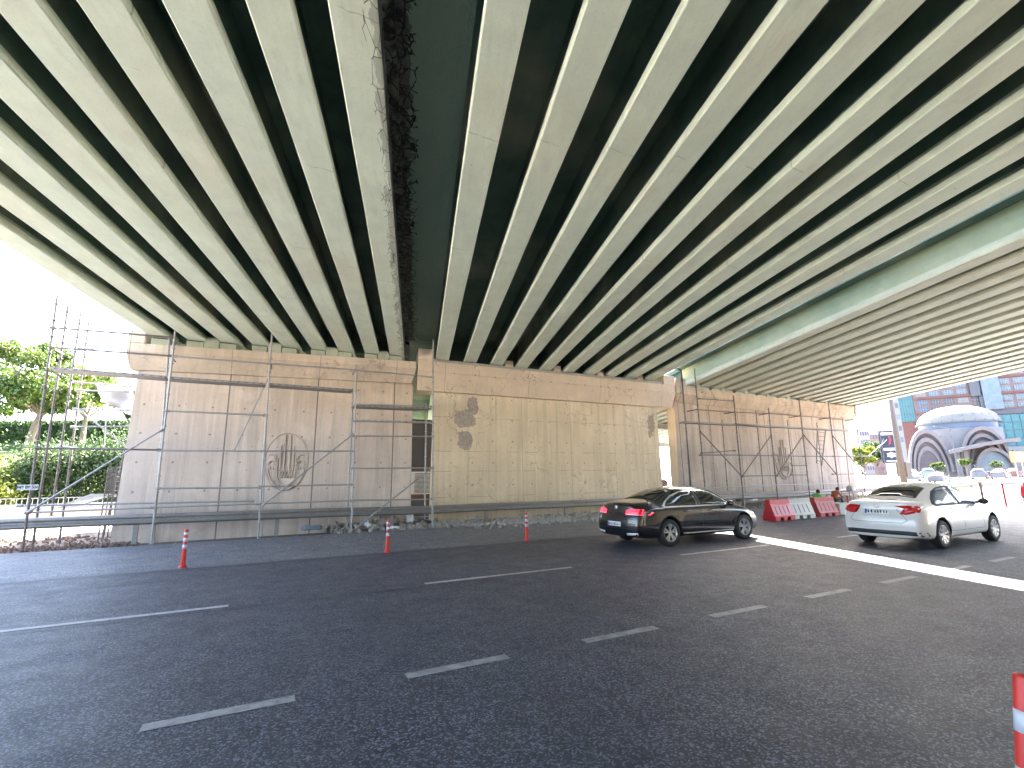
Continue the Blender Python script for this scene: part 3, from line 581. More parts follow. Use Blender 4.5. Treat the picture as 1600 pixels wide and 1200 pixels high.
# tarp
m=MB(); p0=at(150,602,22.0); nx,nz=16,12; rr=random.Random(3)
for j in range(nz+1):
    for i in range(nx+1):
        u,v=i/nx,j/nz; q0=at(148+u*60,600+u*8,22.0); q1=at(158+u*55,646-4*math.sin(u*5)+(1-u)*-18*(1-u),22.0); q=q0.lerp(q1,v)
        m.v.append((q.x,q.y+.18*math.sin(u*9+v*3)+.1*math.sin(v*11+u*5)+rr.uniform(-.03,.03),q.z))
for j in range(nz):
    for i in range(nx): a=j*(nx+1)+i; m.f.append((a,a+1,a+nx+2,a+nx+1)); m.mi.append(0)
o=m.build('tarpaulin','tarp',smooth=True); md=o.modifiers.new('t','SOLIDIFY'); md.thickness=.015
tag(o,'crumpled white tarpaulin hung on the scaffold behind the left pier end','tarpaulin')
# stacked wire crates
ct=thing('wire_rack','tall grey wire rack standing beside the left edge of the grey pier','rack',tuple(at(172,790,21.3)))
m=MB(); a=at(163,775,21.3); b=at(183,730,21.3)
for k in range(7):
    z=a.z+(b.z-a.z)*k/6; 
    for yy in (21.3,21.8): m.tube((a.x,yy,z),(b.x,yy,z),.015,n=6)
    m.tube((a.x,21.3,z),(a.x,21.8,z),.015,n=6); m.tube((b.x,21.3,z),(b.x,21.8,z),.015,n=6)
m.build('shelf','tubedark',ct)
for xx in (a.x,b.x):
    for yy in (21.3,21.8): mm=MB(); mm.tube((xx,yy,gh(xx,yy)),(xx,yy,b.z),.02,n=6); mm.build('leg','tubedark',ct)
m=MB(); 
for k in range(9): x=a.x+(b.x-a.x)*(k+.5)/9; m.tube((x,21.32,a.z),(x,21.32,b.z),.008,n=5)
m.build('mesh_panel','tubedark',ct)
# scaffold of the right pier
sC=thing('scaffold','long dark tube scaffold with zigzag braces standing against the right pier wall','scaffold',(28,18.8,.2)); S=Scaf(sC)
YF2,YB2=18.45,19.15
dk='tubedark'
for t,f in [((1085,576),(1102,768)),((1146,618),(1162.5,791)),((1200.6,637),(1215.5,780)),((1248.5,625),(1265.5,777)),((1294,628),(1310.5,764)),((1334.6,632),(1352,775))]: S.post(t,f,YF2,dk)
for t,f in [((1067,600),(1078,762)),((1128,656),(1137,766)),((1181,642),(1193,767)),((1230,656),(1242,767)),((1276,660),(1287,764)),((1316,652),(1328,760))]: S.post(t,f,YB2,dk,r=.022)
for a,b in [((1089,640),(1147,644)),((1147,644),(1202,646)),((1202,646),(1250,650)),((1250,650),(1296,653)),((1296,653),(1337,656)),((1092.5,623),(1146,626.5)),
            ((1094,711),(1155,711)),((1155,711),(1207,712)),((1207,712),(1256,713)),((1256,713),(1302,713)),((1302,713),(1344,713)),((1344,713),(1362,713)),
            ((1100,763),(1161,760)),((1161,760),(1214,758)),((1214,758),(1263,757)),((1263,757),(1329,755)),((1161,744),(1213,743)),((1301,741),(1352,740)),((1238,727),(1260,727)),((1238,742),(1261,742)),((1150,662),(1204,668))]:
    S.bar(a,b,YF2,mat='galv' if a[1]>750 else dk)
for a,b in [((1094,674),(1159,744)),((1160,744),(1205,680)),((1214,743),(1255,680)),((1256,680),(1307,741)),((1301,681),(1352,743)),((1358,712),(1385,688))]: S.bar(a,b,YF2-.06,mat=dk,name='brace',r=.03 if a[0]<1350 else .015)
for a,b in [((1072,658),(1150,662)),((1150,661),(1204,665)),((1204,665),(1252,667)),((1252,667),(1298,670)),((1298,670),(1342,672)),((1342,671),(1378,672))]: S.deck(a,b,YF2,.5,.07,'deckplate')
S.deck((1096,710),(1152,711),YF2,.3,.06,'wood','plank'); S.bar((1096,708),(1148,704),YF2+.15,mat=dk,name='plank')
for (px,py) in ((1089,640),(1147,644),(1202,646),(1250,650),(1296,653),(1337,656)):
    p=at(px,py,YF2); m=MB(); m.tube(p,(p.x+.02,YB2,p.z),TR*.9); m.build('transom',dk,sC)
# the open bay beyond the pier end
for t,f in [((1368,640),(1390,765)),]: S.post(t,f,20.5,dk,r=.02)
S.bar((1340,650),(1376,654),20.5,mat=dk,r=.018)
ld=thing('ladder','dark metal ladder tied upright inside the right scaffold','ladder',tuple(at(1285,725,18.8)))
for a,b in (((1277,671),(1276,724)),((1290,672),(1284,727))):
    m=MB(); m.tube(at(*a,18.8),at(*b,18.8),.03,n=8); m.build('rail',dk,ld)
for k in range(8):
    t=k/7; a=at(1277-.9*t,675+44*t,18.8); b=at(1290-5.5*t,676+46*t,18.8); m=MB(); m.tube(a,b,.018,n=6); m.build('rung',dk,ld)
# ================================================================ GUARDRAILS
def wbeam(parent,pts,hgt=.31,mat='rail'):
    prof=[(0,0),(-.04,.02),(-.075,.06),(-.075,.09),(-.02,.135),(-.02,.175),(-.075,.22),(-.075,.25),(-.04,.29),(0,.31),(.01,.31),(-.01,.175),(-.01,.135),(.01,0)]
    m=MB(); n=len(prof)
    for (x,y,z) in pts:
        for a,b in prof: m.v.append((x,y+a,z-.31+b))
    for k in range(len(pts)-1):
        for i in range(n): i2=(i+1)%n; m.f.append((k*n+i,k*n+i2,(k+1)*n+i2,(k+1)*n+i)); m.mi.append(0)
    return m.build('rail_beam',mat,parent,smooth=False)
gl=thing('guardrail','dirty steel guardrail running along the road edge in front of the pier walls','guardrail',(10,18.6,0))
zr=lambda x: .86 if x<-2 else (.86-.01*(x+2) if x<6 else (.78 if x<30 else .78+.013*(x-30)))
pts=[(x,18.60+.015*math.sin(x*1.7),zr(x)+.01*math.sin(x*.9)) for x in [-30+2*i for i in range(52)]]
wbeam(gl,pts)
def gpost(parent,x,y,z0,z1,mat='rail',wd=.12):
    m=MB(); m.box(x-wd/2,x+wd/2,y+.005,y+.09,z0,z1); m.box(x-.04,x+.04,y-.02,y+.01,z1-.25,z1-.08); return m.build('post',mat,parent)
x=-14.9
while x<70: gpost(gl,x,18.62,gh(x,18.6)-.05,zr(x)-.02); x+=3.85
g2=thing('guardrail','grey guardrail with mesh panel on the far side of the rear road beneath the hedge','guardrail',(-8,26,0))
wbeam(g2,[(x,33.4,.82) for x in [-50+2*i for i in range(27)]],mat='galv')
m=MB()
for k in range(80): x=-18+.2*k; m.tube((x,33.4,.80),(x,33.4,1.12),.01,n=5)
m.tube((-20,33.4,1.12),(0,33.4,1.12),.02,n=6); m.build('mesh_panel','galv',g2)
for k in range(12): gpost(g2,-46+4*k,33.42,-.2,.8)
# wall at foot of the bank
m=MB(); m.box(-80,4,34.0,34.3,-.3,.6); tag(m.build('retaining_wall','capB'),'low brown retaining wall under the hedge across the rear road','wall')
# ================================================================ DELINEATORS
def delineator(base,h,r,label,group='orange delineator posts along the lane edge',n=20):
    d=thing('delineator_post',label,'delineator',tuple(base),group); x,y,z=base
    m=MB(); m.lathe((x,y,z),[(0,.0),(r*1.9,.0),(r*1.9,.015),(r*1.7,.03),(r*1.3,.05),(0,.05)],n); m.build('base','orange',d,smooth=False)
    segs=[(.05,.50,0),(.50,.60,1),(.60,.68,0),(.68,.78,1),(.78,.85,0),(.85,.93,1),(.93,1.0,0)] 
    m=MB(); f=lambda t:r*(1.25-.35*min(1,t*1.6))
    pr=[(f(.05),.05*h)]; mis=[]
    for a,b,c in segs: pr.append((f(b),b*h)); mis.append(0)
    pr+=[(r*.6,h+.004),(r*.55,h-.03),(0,h-.03)]; m.lathe((x,y,z),pr,n); m.build('tube','orange',d,smooth=True)
    for a,b,c in segs:
        if c: m=MB(); m.lathe((x,y,z),[(f(a)+.002,a*h),(f(a)+.004,a*h),(f(b)+.004,b*h),(f(b)+.002,b*h)],n); m.build('reflective_band','reflect',d,smooth=True)
    return d
delineator(gr(285,887),.78,.042,'orange delineator post by the left scaffold, leftmost of three along the lane edge')
delineator(gr(605,863),.78,.042,'orange delineator post in front of the rubbish heap, middle of the three')
delineator(gr(823,845),.78,.042,'orange delineator post left of the dark car in front of the loose gravel')
d=thing('delineator_post','large leaning red post with white bands, cut off by the right photo edge','delineator',(3.425,1.297,0))
x,y=3.425,1.297
m=MB(); m.lathe((x,y,0),[(0,0),(.13,0),(.13,.02),(.07,.05),(.052,.06),(.05,.725),(.046,.74),(.036,.74),(.034,.70),(0,.70)],40); m.build('tube','orange',d,smooth=True)
for a,b in ((.475,.575),(.225,.315)): m=MB(); m.lathe((x,y,0),[(.0505,a),(.0525,a),(.0525,b),(.0505,b)],40); m.build('reflective_band','reflect',d,smooth=True)
from mathutils import Quaternion
d.rotation_euler=Quaternion((.4495,.893,0),.17).to_euler()
# ================================================================ PLASTIC BARRIERS
def barrier(x0,x1,y,mat,label,yaw=0,h=.79):
    L=x1-x0; b=thing('plastic_barrier',label,'barrier',(x0,y,0),'water-filled plastic barriers by the road',rz=R_(yaw)); lo=b.location.copy(); b.location=(0,0,0)
    m=MB()
    # trapezoid shell with waist: section in (y,z)
    ns=9; sec=[(-.28,.0),(-.28,.16),(-.25,.2),(-.12,.60),(-.10,.62),(-.10,h-.02),(-.08,h),(.08,h),(.10,h-.02),(.10,.62),(.12,.60),(.25,.2),(.28,.16),(.28,0)]
    cuts=[0,.10,.13,.27,.30,.42,.58,.70,.73,.87,.90,1.0]
    # body above the feet
    sec2=[(-.28,.13)]+sec[1:-1]+[(.28,.13)]
    m.prism(sec2,lambda u,v,t:(t,u,v),0,L)
    # feet
    for a,c in ((0,.26),(.40,.60),(.74,1.0)):
        a*=L;c*=L; m.hexa([(a+.01,-.28,0),(c-.04,-.28,0),(c-.04,.28,0),(a+.01,.28,0)],[(a+.003,-.281,.131),(c,-.281,.131),(c,.281,.131),(a+.003,.281,.131)])
    o=m.build('shell',mat,b,bevel=.02)
    # vertical slots sunk in the sloped face
    for sgn in (-1,1):
        for k in range(4):
            xx=L*(.17+.20*k); mm=MB()
            f=lambda z:(-.25+(z-.2)*(.13/.40))
            mm.hexa([(xx-.022,sgn*-(f(.24)-.006)*-1*-1 if 0 else sgn*(-f(.24)+.004),.24),(xx+.022,sgn*(-f(.24)+.004),.24),(xx+.022,sgn*(-f(.24)-.02),.24),(xx-.022,sgn*(-f(.24)-.02),.24)],
                    [(xx-.022,sgn*(-f(.56)+.004),.56),(xx+.022,sgn*(-f(.56)+.004),.56),(xx+.022,sgn*(-f(.56)-.02),.56),(xx-.022,sgn*(-f(.56)-.02),.56)])
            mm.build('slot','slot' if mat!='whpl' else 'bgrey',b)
    mm=MB(); mm.box(L*.49,L*.51,-.104,.104,.63,h+.003); mm.build('seam',mat,b)
    mm=MB(); mm.tube((L+.0,0,.2),(L+.0,0,h-.05),.04,n=10); mm.build('connector_pin',mat,b)
    b.location=lo; return b
barrier(17.62,18.86,12.86,'redpl','glossy red plastic barrier with pink slots, nearest the dark car',1)
barrier(18.98,20.35,13.02,'whpl','white plastic barrier between two red ones',-1)
barrier(20.75,22.1,13.05,'redfade','faded red plastic barrier in front of the seated workers',0)
p=thing('white_box','low white plastic box on the asphalt right of the faded red barrier','box',(22.35,13.0,0)); m=MB(); m.box(22.2,22.95,12.8,13.3,.02,.46); m.build('body','whpl',p,bevel=.03); m=MB(); m.box(22.18,22.97,12.78,13.32,.463,.50); m.build('lid','whpl',p,bevel=.01)
p=thing('marker_post','thin dark red post standing by the white box','post',(23.05,12.9,0)); m=MB(); m.box(22.9,23.2,12.75,13.05,0,.04); m.build('base','blackpl',p); m=MB(); m.tube((23.05,12.9,.04),(23.05,12.9,.82),.035); m.build('shaft','redpl',p)
# ================================================================ RUBBLE, RUBBISH
def stones(name,label,n,fn,mat,seed,smin,smax,kind='stuff'):
    r=random.Random(seed); m=MB()
    base=[Vector(v).normalized() for v in [(1,1,1),(1,1,-1),(1,-1,1),(1,-1,-1),(-1,1,1),(-1,1,-1),(-1,-1,1),(-1,-1,-1)]]
    for _ in range(n):
        x,y,z=fn(r); s=smin+(smax-smin)*r.random()**3
        q=Euler((r.random()*6,r.random()*6,r.random()*6)).to_matrix(); sx,sy,sz=s*r.uniform(.6,1.3),s*r.uniform(.6,1.2),s*r.uniform(.35,.9)
        vs=[]
        for b in base:
            v=Vector((b.x*sx*r.uniform(.7,1.2),b.y*sy*r.uniform(.7,1.2),b.z*sz*r.uniform(.7,1.2))); v=q@v; vs.append((x+v.x,y+v.y,z+v.z))
        m.add(vs,[(0,1,3,2),(4,6,7,5),(0,4,5,1),(2,3,7,6),(0,2,6,4),(1,5,7,3)])
    o=m.build(name,mat); tag(o,label,'rubble' if kind else None,None,kind); return o
def f1(r):
    x=5.8+r.random()**.9*12; y=19.6-abs(r.gauss(0,1))*(1.15 if x>7 else .7)
    if y<16.2: y=19.3-r.random()
    hh=max(0,.22-(19.6-y)*.13)*(1 if x<15 else .5); return x,y,gh(x,y)*(0 if y<17.9 else 1)+r.random()*hh+.01
stones('rubble','loose pale gravel and concrete crumbs along the foot of the yellow pier',5200,f1,'crumb',1,.018,.10)
def f2(r):
    x=r.uniform(2.2,6.4); y=19.5-r.random()**1.3*1.6; return x,y,max(0,.22-(19.5-y)*.17)*r.random()+.0
stones('rubble','broken stones and dirt heaped at the slot beside the grey pier',520,f2,'stone',2,.03,.20)
def f3(r):
    x=r.uniform(-9,-3.2); y=18.1+r.random()**1.4*6; return x,y,gh(x,y)+r.random()*.06
stones('rubble','brownish broken stones under the guardrail at the left',1700,f3,'stoneb',3,.02,.10)
def f4(r):
    x=r.uniform(-3,24); y=r.uniform(15.4,18.3)-r.random()**2*1.4
    return x,y,.008
stones('grit','scattered white grit on the dusty road shoulder',1100,f4,'crumb',4,.008,.026)
def f5(r):
    x=r.uniform(21,37); y=19.5-r.random()**1.5*1.4; return x,y,gh(x,y)+r.random()*.08
stones('rubble','loose debris under the guardrail at the right pier',600,f5,'rubble',5,.02,.11)
def crumple(base,sx,sy,sz,seed):
    r=random.Random(seed); bm=bmesh.new(); bmesh.ops.create_icosphere(bm,subdivisions=3,radius=1)
    for v in bm.verts:
        n=v.co.normalized(); k=1+.22*math.sin(n.x*7+seed)+.18*math.sin(n.y*9+seed*2)*math.cos(n.z*6)+r.uniform(-.08,.08)
        v.co=Vector((n.x*sx*k,n.y*sy*k,max(-.25,n.z)*sz*k+.0))+Vector(base)
    m=MB(); m.v=[tuple(v.co) for v in bm.verts]; m.f=[tuple(v.index for v in f.verts) for f in bm.faces]; m.mi=[0]*len(m.f); bm.free(); return m
for nm,px,py,Y,s,mt,lb,ct in [('plastic_bag',487*1.0+0,826,18.6,(.42,.25,.12),'bagb','crumpled dusty blue plastic sheet lying left of the rubbish heap','plastic bag'),
    ('plastic_bag',574,822,18.35,(.10,.10,.16),'bagw','small pale blue plastic bag hanging in the rubbish heap','plastic bag'),
    ('plastic_bag',616,825,18.2,(.20,.13,.07),'bagw','flat white plastic bag on the asphalt behind the middle delineator','plastic bag'),
    ('sack',641,812,18.9,(.16,.14,.26),'tarp','torn pale sack standing in the rubbish heap','sack'),
    ('refuse_sack',660,818,18.9,(.34,.2,.16),'bagd','dark glossy refuse sack slumped beside the last scaffold post','sack'),
    ('boulder',607,815,18.95,(.42,.25,.26),'stone','big grey-green boulder in the middle of the rubbish heap','rock'),
    ('boulder',591,813,18.9,(.14,.12,.14),'stone','rounded small boulder left of the biggest one in the heap','rock'),
    ('rock',586,825,18.3,(.15,.12,.11),'stone','pale rock lying at the front of the rubbish heap','rock'),
    ('brick_chunk',566,826,18.3,(.15,.12,.09),'stoneb','reddish brick chunk at the front left of the rubbish heap','rock'),
    ('concrete_lump',747,812,18.6,(.22,.16,.14),'stone','pale concrete lump on the gravel strip under the yellow pier','rock'),
    ('sack',1290-0,0,0,(0,0,0),'tarp','','')]:
    if not ct: continue
    b=at(px,py,Y); 
    o=crumple((b.x,b.y,b.z),*s,seed=int(px)%17).build(nm,mt,smooth=(mt not in('stone','stoneb'))); tag(o,lb,ct)
for k,(px,py) in enumerate(((1155,782),(1176,781),(1192,776))):
    b=at(px,py,18.75); o=crumple((b.x,b.y,b.z),.2+.1*(k%2),.15,.16,seed=k+3).build('refuse_sack' if k!=1 else 'plastic_bag','bagd' if k!=1 else 'bagw',smooth=True)
    tag(o,['dark refuse sack under the guardrail above the dark car bonnet','white plastic bag under the guardrail left of the red barrier','dark bundle under the guardrail just left of the red barrier'][k],['sack','plastic bag','sack'][k])
# small weeds at the foot of the wall
def leafcloud(m,n,fn,smin,smax,r):
    for _ in range(n):
        c=Vector(fn(r)); s=r.uniform(smin,smax); q=Euler((r.uniform(-1.2,1.2),r.uniform(-1.2,1.2),r.random()*6.3)).to_matrix()
        a=q@Vector((s,0,0)); b=q@Vector((0,s*.6,0)); u=q@Vector((0,0,s*.15))
        m.v+= [tuple(c-a),tuple(c-b+u),tuple(c+a),tuple(c+b+u)]; k=len(m.v)-4; m.f.append((k,k+1,k+2,k+3)); m.mi.append(0)
# slot board behind piers A/B
bd=thing('hoarding','tall grey board with printed white sheet, seen in the slot between two piers','hoarding',(7.7,26,-.1))
a=at(640,660,26); b=at(690,776,26)
m=MB(); m.box(a.x,b.x,26,26.08,at(650,736.9,26).z,at(650,655,26).z); m.build('upper_panel','bgrey',bd)
m=MB(); m.box(a.x,b.x,25.98,26.06,at(650,772.1,26).z,at(650,737,26).z); m.build('printed_sheet','plate',bd)
m=MB(); m.box(a.x-.05,b.x+.05,25.97,26.08,at(650,777,26).z,at(650,772.3,26).z); m.build('red_trim','bred',bd)
m=MB(); m.box(a.x-.6,b.x+.6,25.99,26.07,-.3,at(650,777,26).z-.004); m.build('base_panel','bdark',bd)
for k in range(16): m=MB() if k==0 else m; z=at(650,740+k*2,26).z; m.box(a.x+.35,b.x-.1,25.97,25.979,z-.02,z+.012)
m.build('print_lines','bdark',bd)
for xx in (a.x+.15,b.x-.15): m=MB(); m.box(xx-.05,xx+.05,26.09,26.19,-.2,at(650,662,26).z); m.build('post','bdark',bd)
exec_parts=True
# ================================================================ CARS
def interp(tab,x,k):
    for a,b in zip(tab,tab[1:]):
        if x<=b[0]:
            t=(x-a[0])/(b[0]-a[0]) if b[0]>a[0] else 0; return a[k]+(b[k]-a[k])*max(0,min(1,t))
    return tab[-1][k]
def car(name,label,cat,pos,P,paintm,yaw=0,detail=2,group=None,lit=False,glassm='glass'):
    root=thing(name,label,cat,(0,0,0),group)
    L,W,zb=P['L'],P['W'],P['zb']; tab=P['tab']     # tab rows: x, H(centre), zs(belt/shoulder), wroof, zr(edge)
    xs=sorted(set(P['xs']))
    rows=[]
    for x in xs:
        Hc=interp(tab,x,1); zs=interp(tab,x,2); wr=interp(tab,x,3); zr=interp(tab,x,4)
        e=1-P.get('taper',.10)*max(0,(P['rt']-x)/P['rt'])**2-P.get('ftaper',.13)*max(0,(x-(L-P['ft']))/P['ft'])**2
        e*=(.93 if x==0 else .972 if x<.05 else .992 if x<.1 else 1.0)*(.95 if x==L else 1.0); w_=W*e; zb2=zb+.06*max(0,(.4-x)/.4)+.03*max(0,(x-L+.4)/.4)
        pts=[(0,zb2),(.55*w_,zb2),(.90*w_,zb2),(.985*w_,zb2+.10),(w_,.46),(w_*.995,.66),(.975*w_,zs-.06),(.93*w_,zs),(wr*e,zr),(wr*e*.60,Hc-.008),(0,Hc)]
        rows.append(pts)
    n=len(rows[0]); m=MB(); ring=[]
    for x,pts in zip(xs,rows):
        r=[]
        full=[(y,z) for y,z in pts]+[(-y,z) for y,z in reversed(pts[1:-1])]
        for y,z in full:
            ro=P['rear'](y/W,z)*max(0,1-x/.75) if x<.75 else 0; fo=P['front'](y/W,z)*max(0,1-(L-x)/.9) if x>L-.9 else 0
            m.v.append((x+ro-fo,y,z)); r.append(len(m.v)-1)
        ring.append(r)
    K=len(ring[0])
    for a,b in zip(ring,ring[1:]):
        for i in range(K): m.f.append((a[i],a[(i+1)%K],b[(i+1)%K],b[i])); m.mi.append(0)
    for e,r in ((0,ring[0]),(1,ring[-1])):
        x0=xs[0] if e==0 else xs[-1]; prev=[r[0]]
        cols=(-.66,-.33,0,.33,.66)
        rowsv=[]
        for i in range(1,n-1):
            rv=r[i]; lv=r[K-i]; y,z=rows[0 if e==0 else -1][i]; line_=[lv]
            for c in cols:
                yy=y*c; off=P['rear'](yy/W,z) if e==0 else -P['front'](yy/W,z); m.v.append((x0+off,yy,z)); line_.append(len(m.v)-1)
            line_.append(rv); rowsv.append(line_)
        for a,b in zip(rowsv,rowsv[1:]):
            for i in range(len(a)-1): m.f.append((a[i],a[i+1],b[i+1],b[i])); m.mi.append(0)
        for i in range(6): m.f.append((rowsv[0][i],rowsv[0][i+1],r[0])); m.mi.append(0); m.f.append((rowsv[-1][i],rowsv[-1][i+1],r[n-1])); m.mi.append(0)
    body=m.build('body',[paintm,'blackpl'],root,smooth=True)
    md=body.modifiers.new('s','SUBSURF'); md.levels=2; md.render_levels=2
    dg=bpy.context.evaluated_depsgraph_get(); me=bpy.data.meshes.new_from_object(body.evaluated_get(dg)); body.modifiers.clear(); body.data=me
    bvh=BVHTree.FromPolygons([v.co.copy() for v in me.vertices],[tuple(p.vertices) for p in me.polygons])
    # wheel arches
    R=P['R']; cut=MB()
    for wx in P['wheels']:
        for sg in (-1,1): cut.tube((wx,sg*(W-.30),R+.015),(wx,sg*(W+.25),R+.015),R+.055,n=36,mi=0)
    co_=cut.build('tmp_cut',['blackpl'],None); md=body.modifiers.new('b','BOOLEAN'); md.operation='DIFFERENCE'; md.object=co_; md.solver='EXACT'
    bpy.context.view_layer.update(); dg=bpy.context.evaluated_depsgraph_get(); me2=bpy.data.meshes.new_from_object(body.evaluated_get(dg)); body.modifiers.clear(); body.data=me2; bpy.data.objects.remove(co_)
    me2.materials.clear(); me2.materials.append(M[paintm]); me2.materials.append(M['blackpl'])
    for p in me2.polygons:
        p.use_smooth=True; c=p.center; p.material_index=0
        for wx in P['wheels']:
            d=math.hypot(c.x-wx,c.z-R-.015)
            if d<R+.05 or (abs(d-R-.055)<.012 and abs(p.normal.y)<.5 and abs(c.y)<W-.02): p.material_index=1; p.use_smooth=False
        if c.z<P.get('skirt',.0): p.material_index=1
    def patch(nm,poly,view,mat,off=.006,sub=5,parent=None,label=None):
        """project a 2D outline on the body: view 'L','R' (x,z), 'B' rear (y,z), 'F' front (y,z), 'T' top (x,y)"""
        bm=bmesh.new(); D={'R':Vector((0,1,0)),'L':Vector((0,-1,0)),'B':Vector((1,0,0)),'F':Vector((-1,0,0)),'T':Vector((0,0,-1))}[view]
        # refine outline, triangulate, subdivide
        pl=[]
        for (a,b),(c,d) in zip(poly,poly[1:]+poly[:1]):
            k=max(1,int(math.hypot(c-a,d-b)/.12))
            for q in range(k): pl.append((a+(c-a)*q/k,b+(d-b)*q/k))
        vs=[bm.verts.new((a,b,0)) for a,b in pl]; f=bm.faces.new(vs); bmesh.ops.triangulate(bm,faces=[f])
        for _ in range(2 if detail>1 else 1):
            es=[e for e in bm.edges if e.calc_length()>.12]
            if es: bmesh.ops.subdivide_edges(bm,edges=es,cuts=1); bmesh.ops.triangulate(bm,faces=bm.faces[:])
        bmesh.ops.triangulate(bm,faces=bm.faces[:])
        out=MB(); bad=set(); nrm=[]
        for i,v in enumerate(bm.verts):
            a,b=v.co.x,v.co.y
            o={'R':(a,-3,b),'L':(a,3,b),'B':(-3,a,b),'F':(L+3,a,b),'T':(a,b,4)}[view]; h=bvh.ray_cast(Vector(o),D)
            if h[0] is None: bad.add(i); out.v.append((0,0,0)); continue
            nn=h[1]; nn=nn if nn.dot(D)<0 else -nn; out.v.append(tuple(h[0]+nn*off))
        bm.verts.index_update()
        for f in bm.faces:
            ids=tuple(v.index for v in f.verts)
            if not any(i in bad for i in ids): out.f.append(ids); out.mi.append(0)
        bm.free()
        if not out.f: return None
        o=out.build(nm,mat,parent or root,smooth=True); 
        md=o.modifiers.new('t','SOLIDIFY'); md.thickness=.004; md.offset=-1
        if label: o['label']=label
        return o
    mir=lambda poly:[(a,b) for a,b in poly]
    for side in 'RL':
        if P.get('surround') and detail>1: patch('window_trim',P['surround'],side,P.get('trimmat','chrome'),.004)
        for wpoly in P['win']: patch('side_window',wpoly,side,glassm,.008)
        if detail>1 and P.get('pillar'): patch('pillar',P['pillar'],side,'blackpl',.0075)
        if detail>1:
            for s_ in P['seams']:
                for (a,b),(c,d) in zip(s_,s_[1:]):
                    LL=math.hypot(c-a,d-b); nx,nz=-(d-b)/LL*.004,(c-a)/LL*.004
                    patch('door_seam',[(a+nx,b+nz),(c+nx,d+nz),(c-nx,d-nz),(a-nx,b-nz)],side,'blackpl',.002)
            for hx_,hz in P['handles']: patch('door_handle',[(hx_,hz),(hx_+.2,hz+.008),(hx_+.2,hz+.035),(hx_,hz+.03)],side,P.get('handlemat',paintm),.022)
            if 'sill' in P: patch('sill_trim',P['sill'],side,P.get('sillmat','chrome'),.006)
        if detail>1 and 'rearseg' not in P: patch('tail_light',P['tailside'],side,'tail',.007)
        patch('headlight',P['headside'],side,'headl',.006)
    patch('rear_window',P['rearwin'],'T','glass',.008)
    patch('windshield',P['wind'],'T','glass',.008)
    for sg in (1,-1):
        patch('tail_light',[(sg*a,b) for a,b in P['tail']],'B','tail_on' if lit else 'tail',.008)
        if 'tailw' in P: patch('tail_lens',[(sg*a,b) for a,b in P['tailw']],'B','tail_clear',.012)
        patch('headlight',[(sg*a,b) for a,b in P['head']],'F','headl',.008)
        if detail>1 and 'exh' in P: patch('reflector_trim',[(sg*a,b) for a,b in P['exh']],'B',P.get('exhm','chrome'),.008)
    if detail>1:
        for s_ in P['rseams']:
            for (a,b),(c,d) in zip(s_,s_[1:]):
                LL=math.hypot(c-a,d-b); nx,nz=-(d-b)/LL*.004,(c-a)/LL*.004
                patch('boot_seam',[(a+nx,b+nz),(c+nx,d+nz),(c-nx,d-nz),(a-nx,b-nz)],'B','blackpl',.002)
        pz=P['plate']; pl=patch('number_plate',[(-.26,pz-.055),(.26,pz-.055),(.26,pz+.055),(-.26,pz+.055)],'B','plate',.014)
        patch('plate_strip',[(.26,pz-.05),(.215,pz-.05),(.215,pz+.05),(.26,pz+.05)],'B','euro',.019,parent=pl)
        for k,(a,wd) in enumerate(((.18,.05),(.11,.05),(.03,.045),(-.03,.045),(-.09,.045),(-.16,.04),(-.215,.035))): patch('plate_character',[(a-wd/2,pz-.03),(a+wd/2-.01,pz-.034),(a+wd/2,pz+.03),(a-wd/2+.012,pz+.034)],'B','ink',.019,parent=pl)
        patch('badge',[(.06*math.cos(t*math.pi/6),P['badge']+.05*math.sin(t*math.pi/6)) for t in range(12)],'B','chrome',.012)
        if 'bump' in P: patch('rear_bumper_trim',P['bump'],'B','blackpl',.006)
        if 'bumps' in P:
            for side in 'RL': patch('rear_bumper_trim',P['bumps'],side,'blackpl',.006)
    # mirrors
    for sg in (-1,1):
        mx,mz=P['mirror']; m=MB(); 
        for k,(dx,r1,r2) in enumerate(()): pass
        bm=bmesh.new(); bmesh.ops.create_uvsphere(bm,u_segments=14,v_segments=10,radius=1)
        mv=[tuple((mx+v.co.x*.07+ (.03 if v.co.x>0 else 0)*abs(v.co.x),sg*(W+.07+v.co.y*.11*1),mz+v.co.z*.075)) for v in bm.verts]; mf=[tuple(v.index for v in f.verts) for f in bm.faces]; bm.free()
        m.add(mv,mf); m.tube((mx+.02,sg*(W-.08),mz-.03),(mx,sg*(W+.03),mz-.01),.03,n=8); m.build('side_mirror','blackpl' if P.get('mirb') else paintm,root,smooth=True)
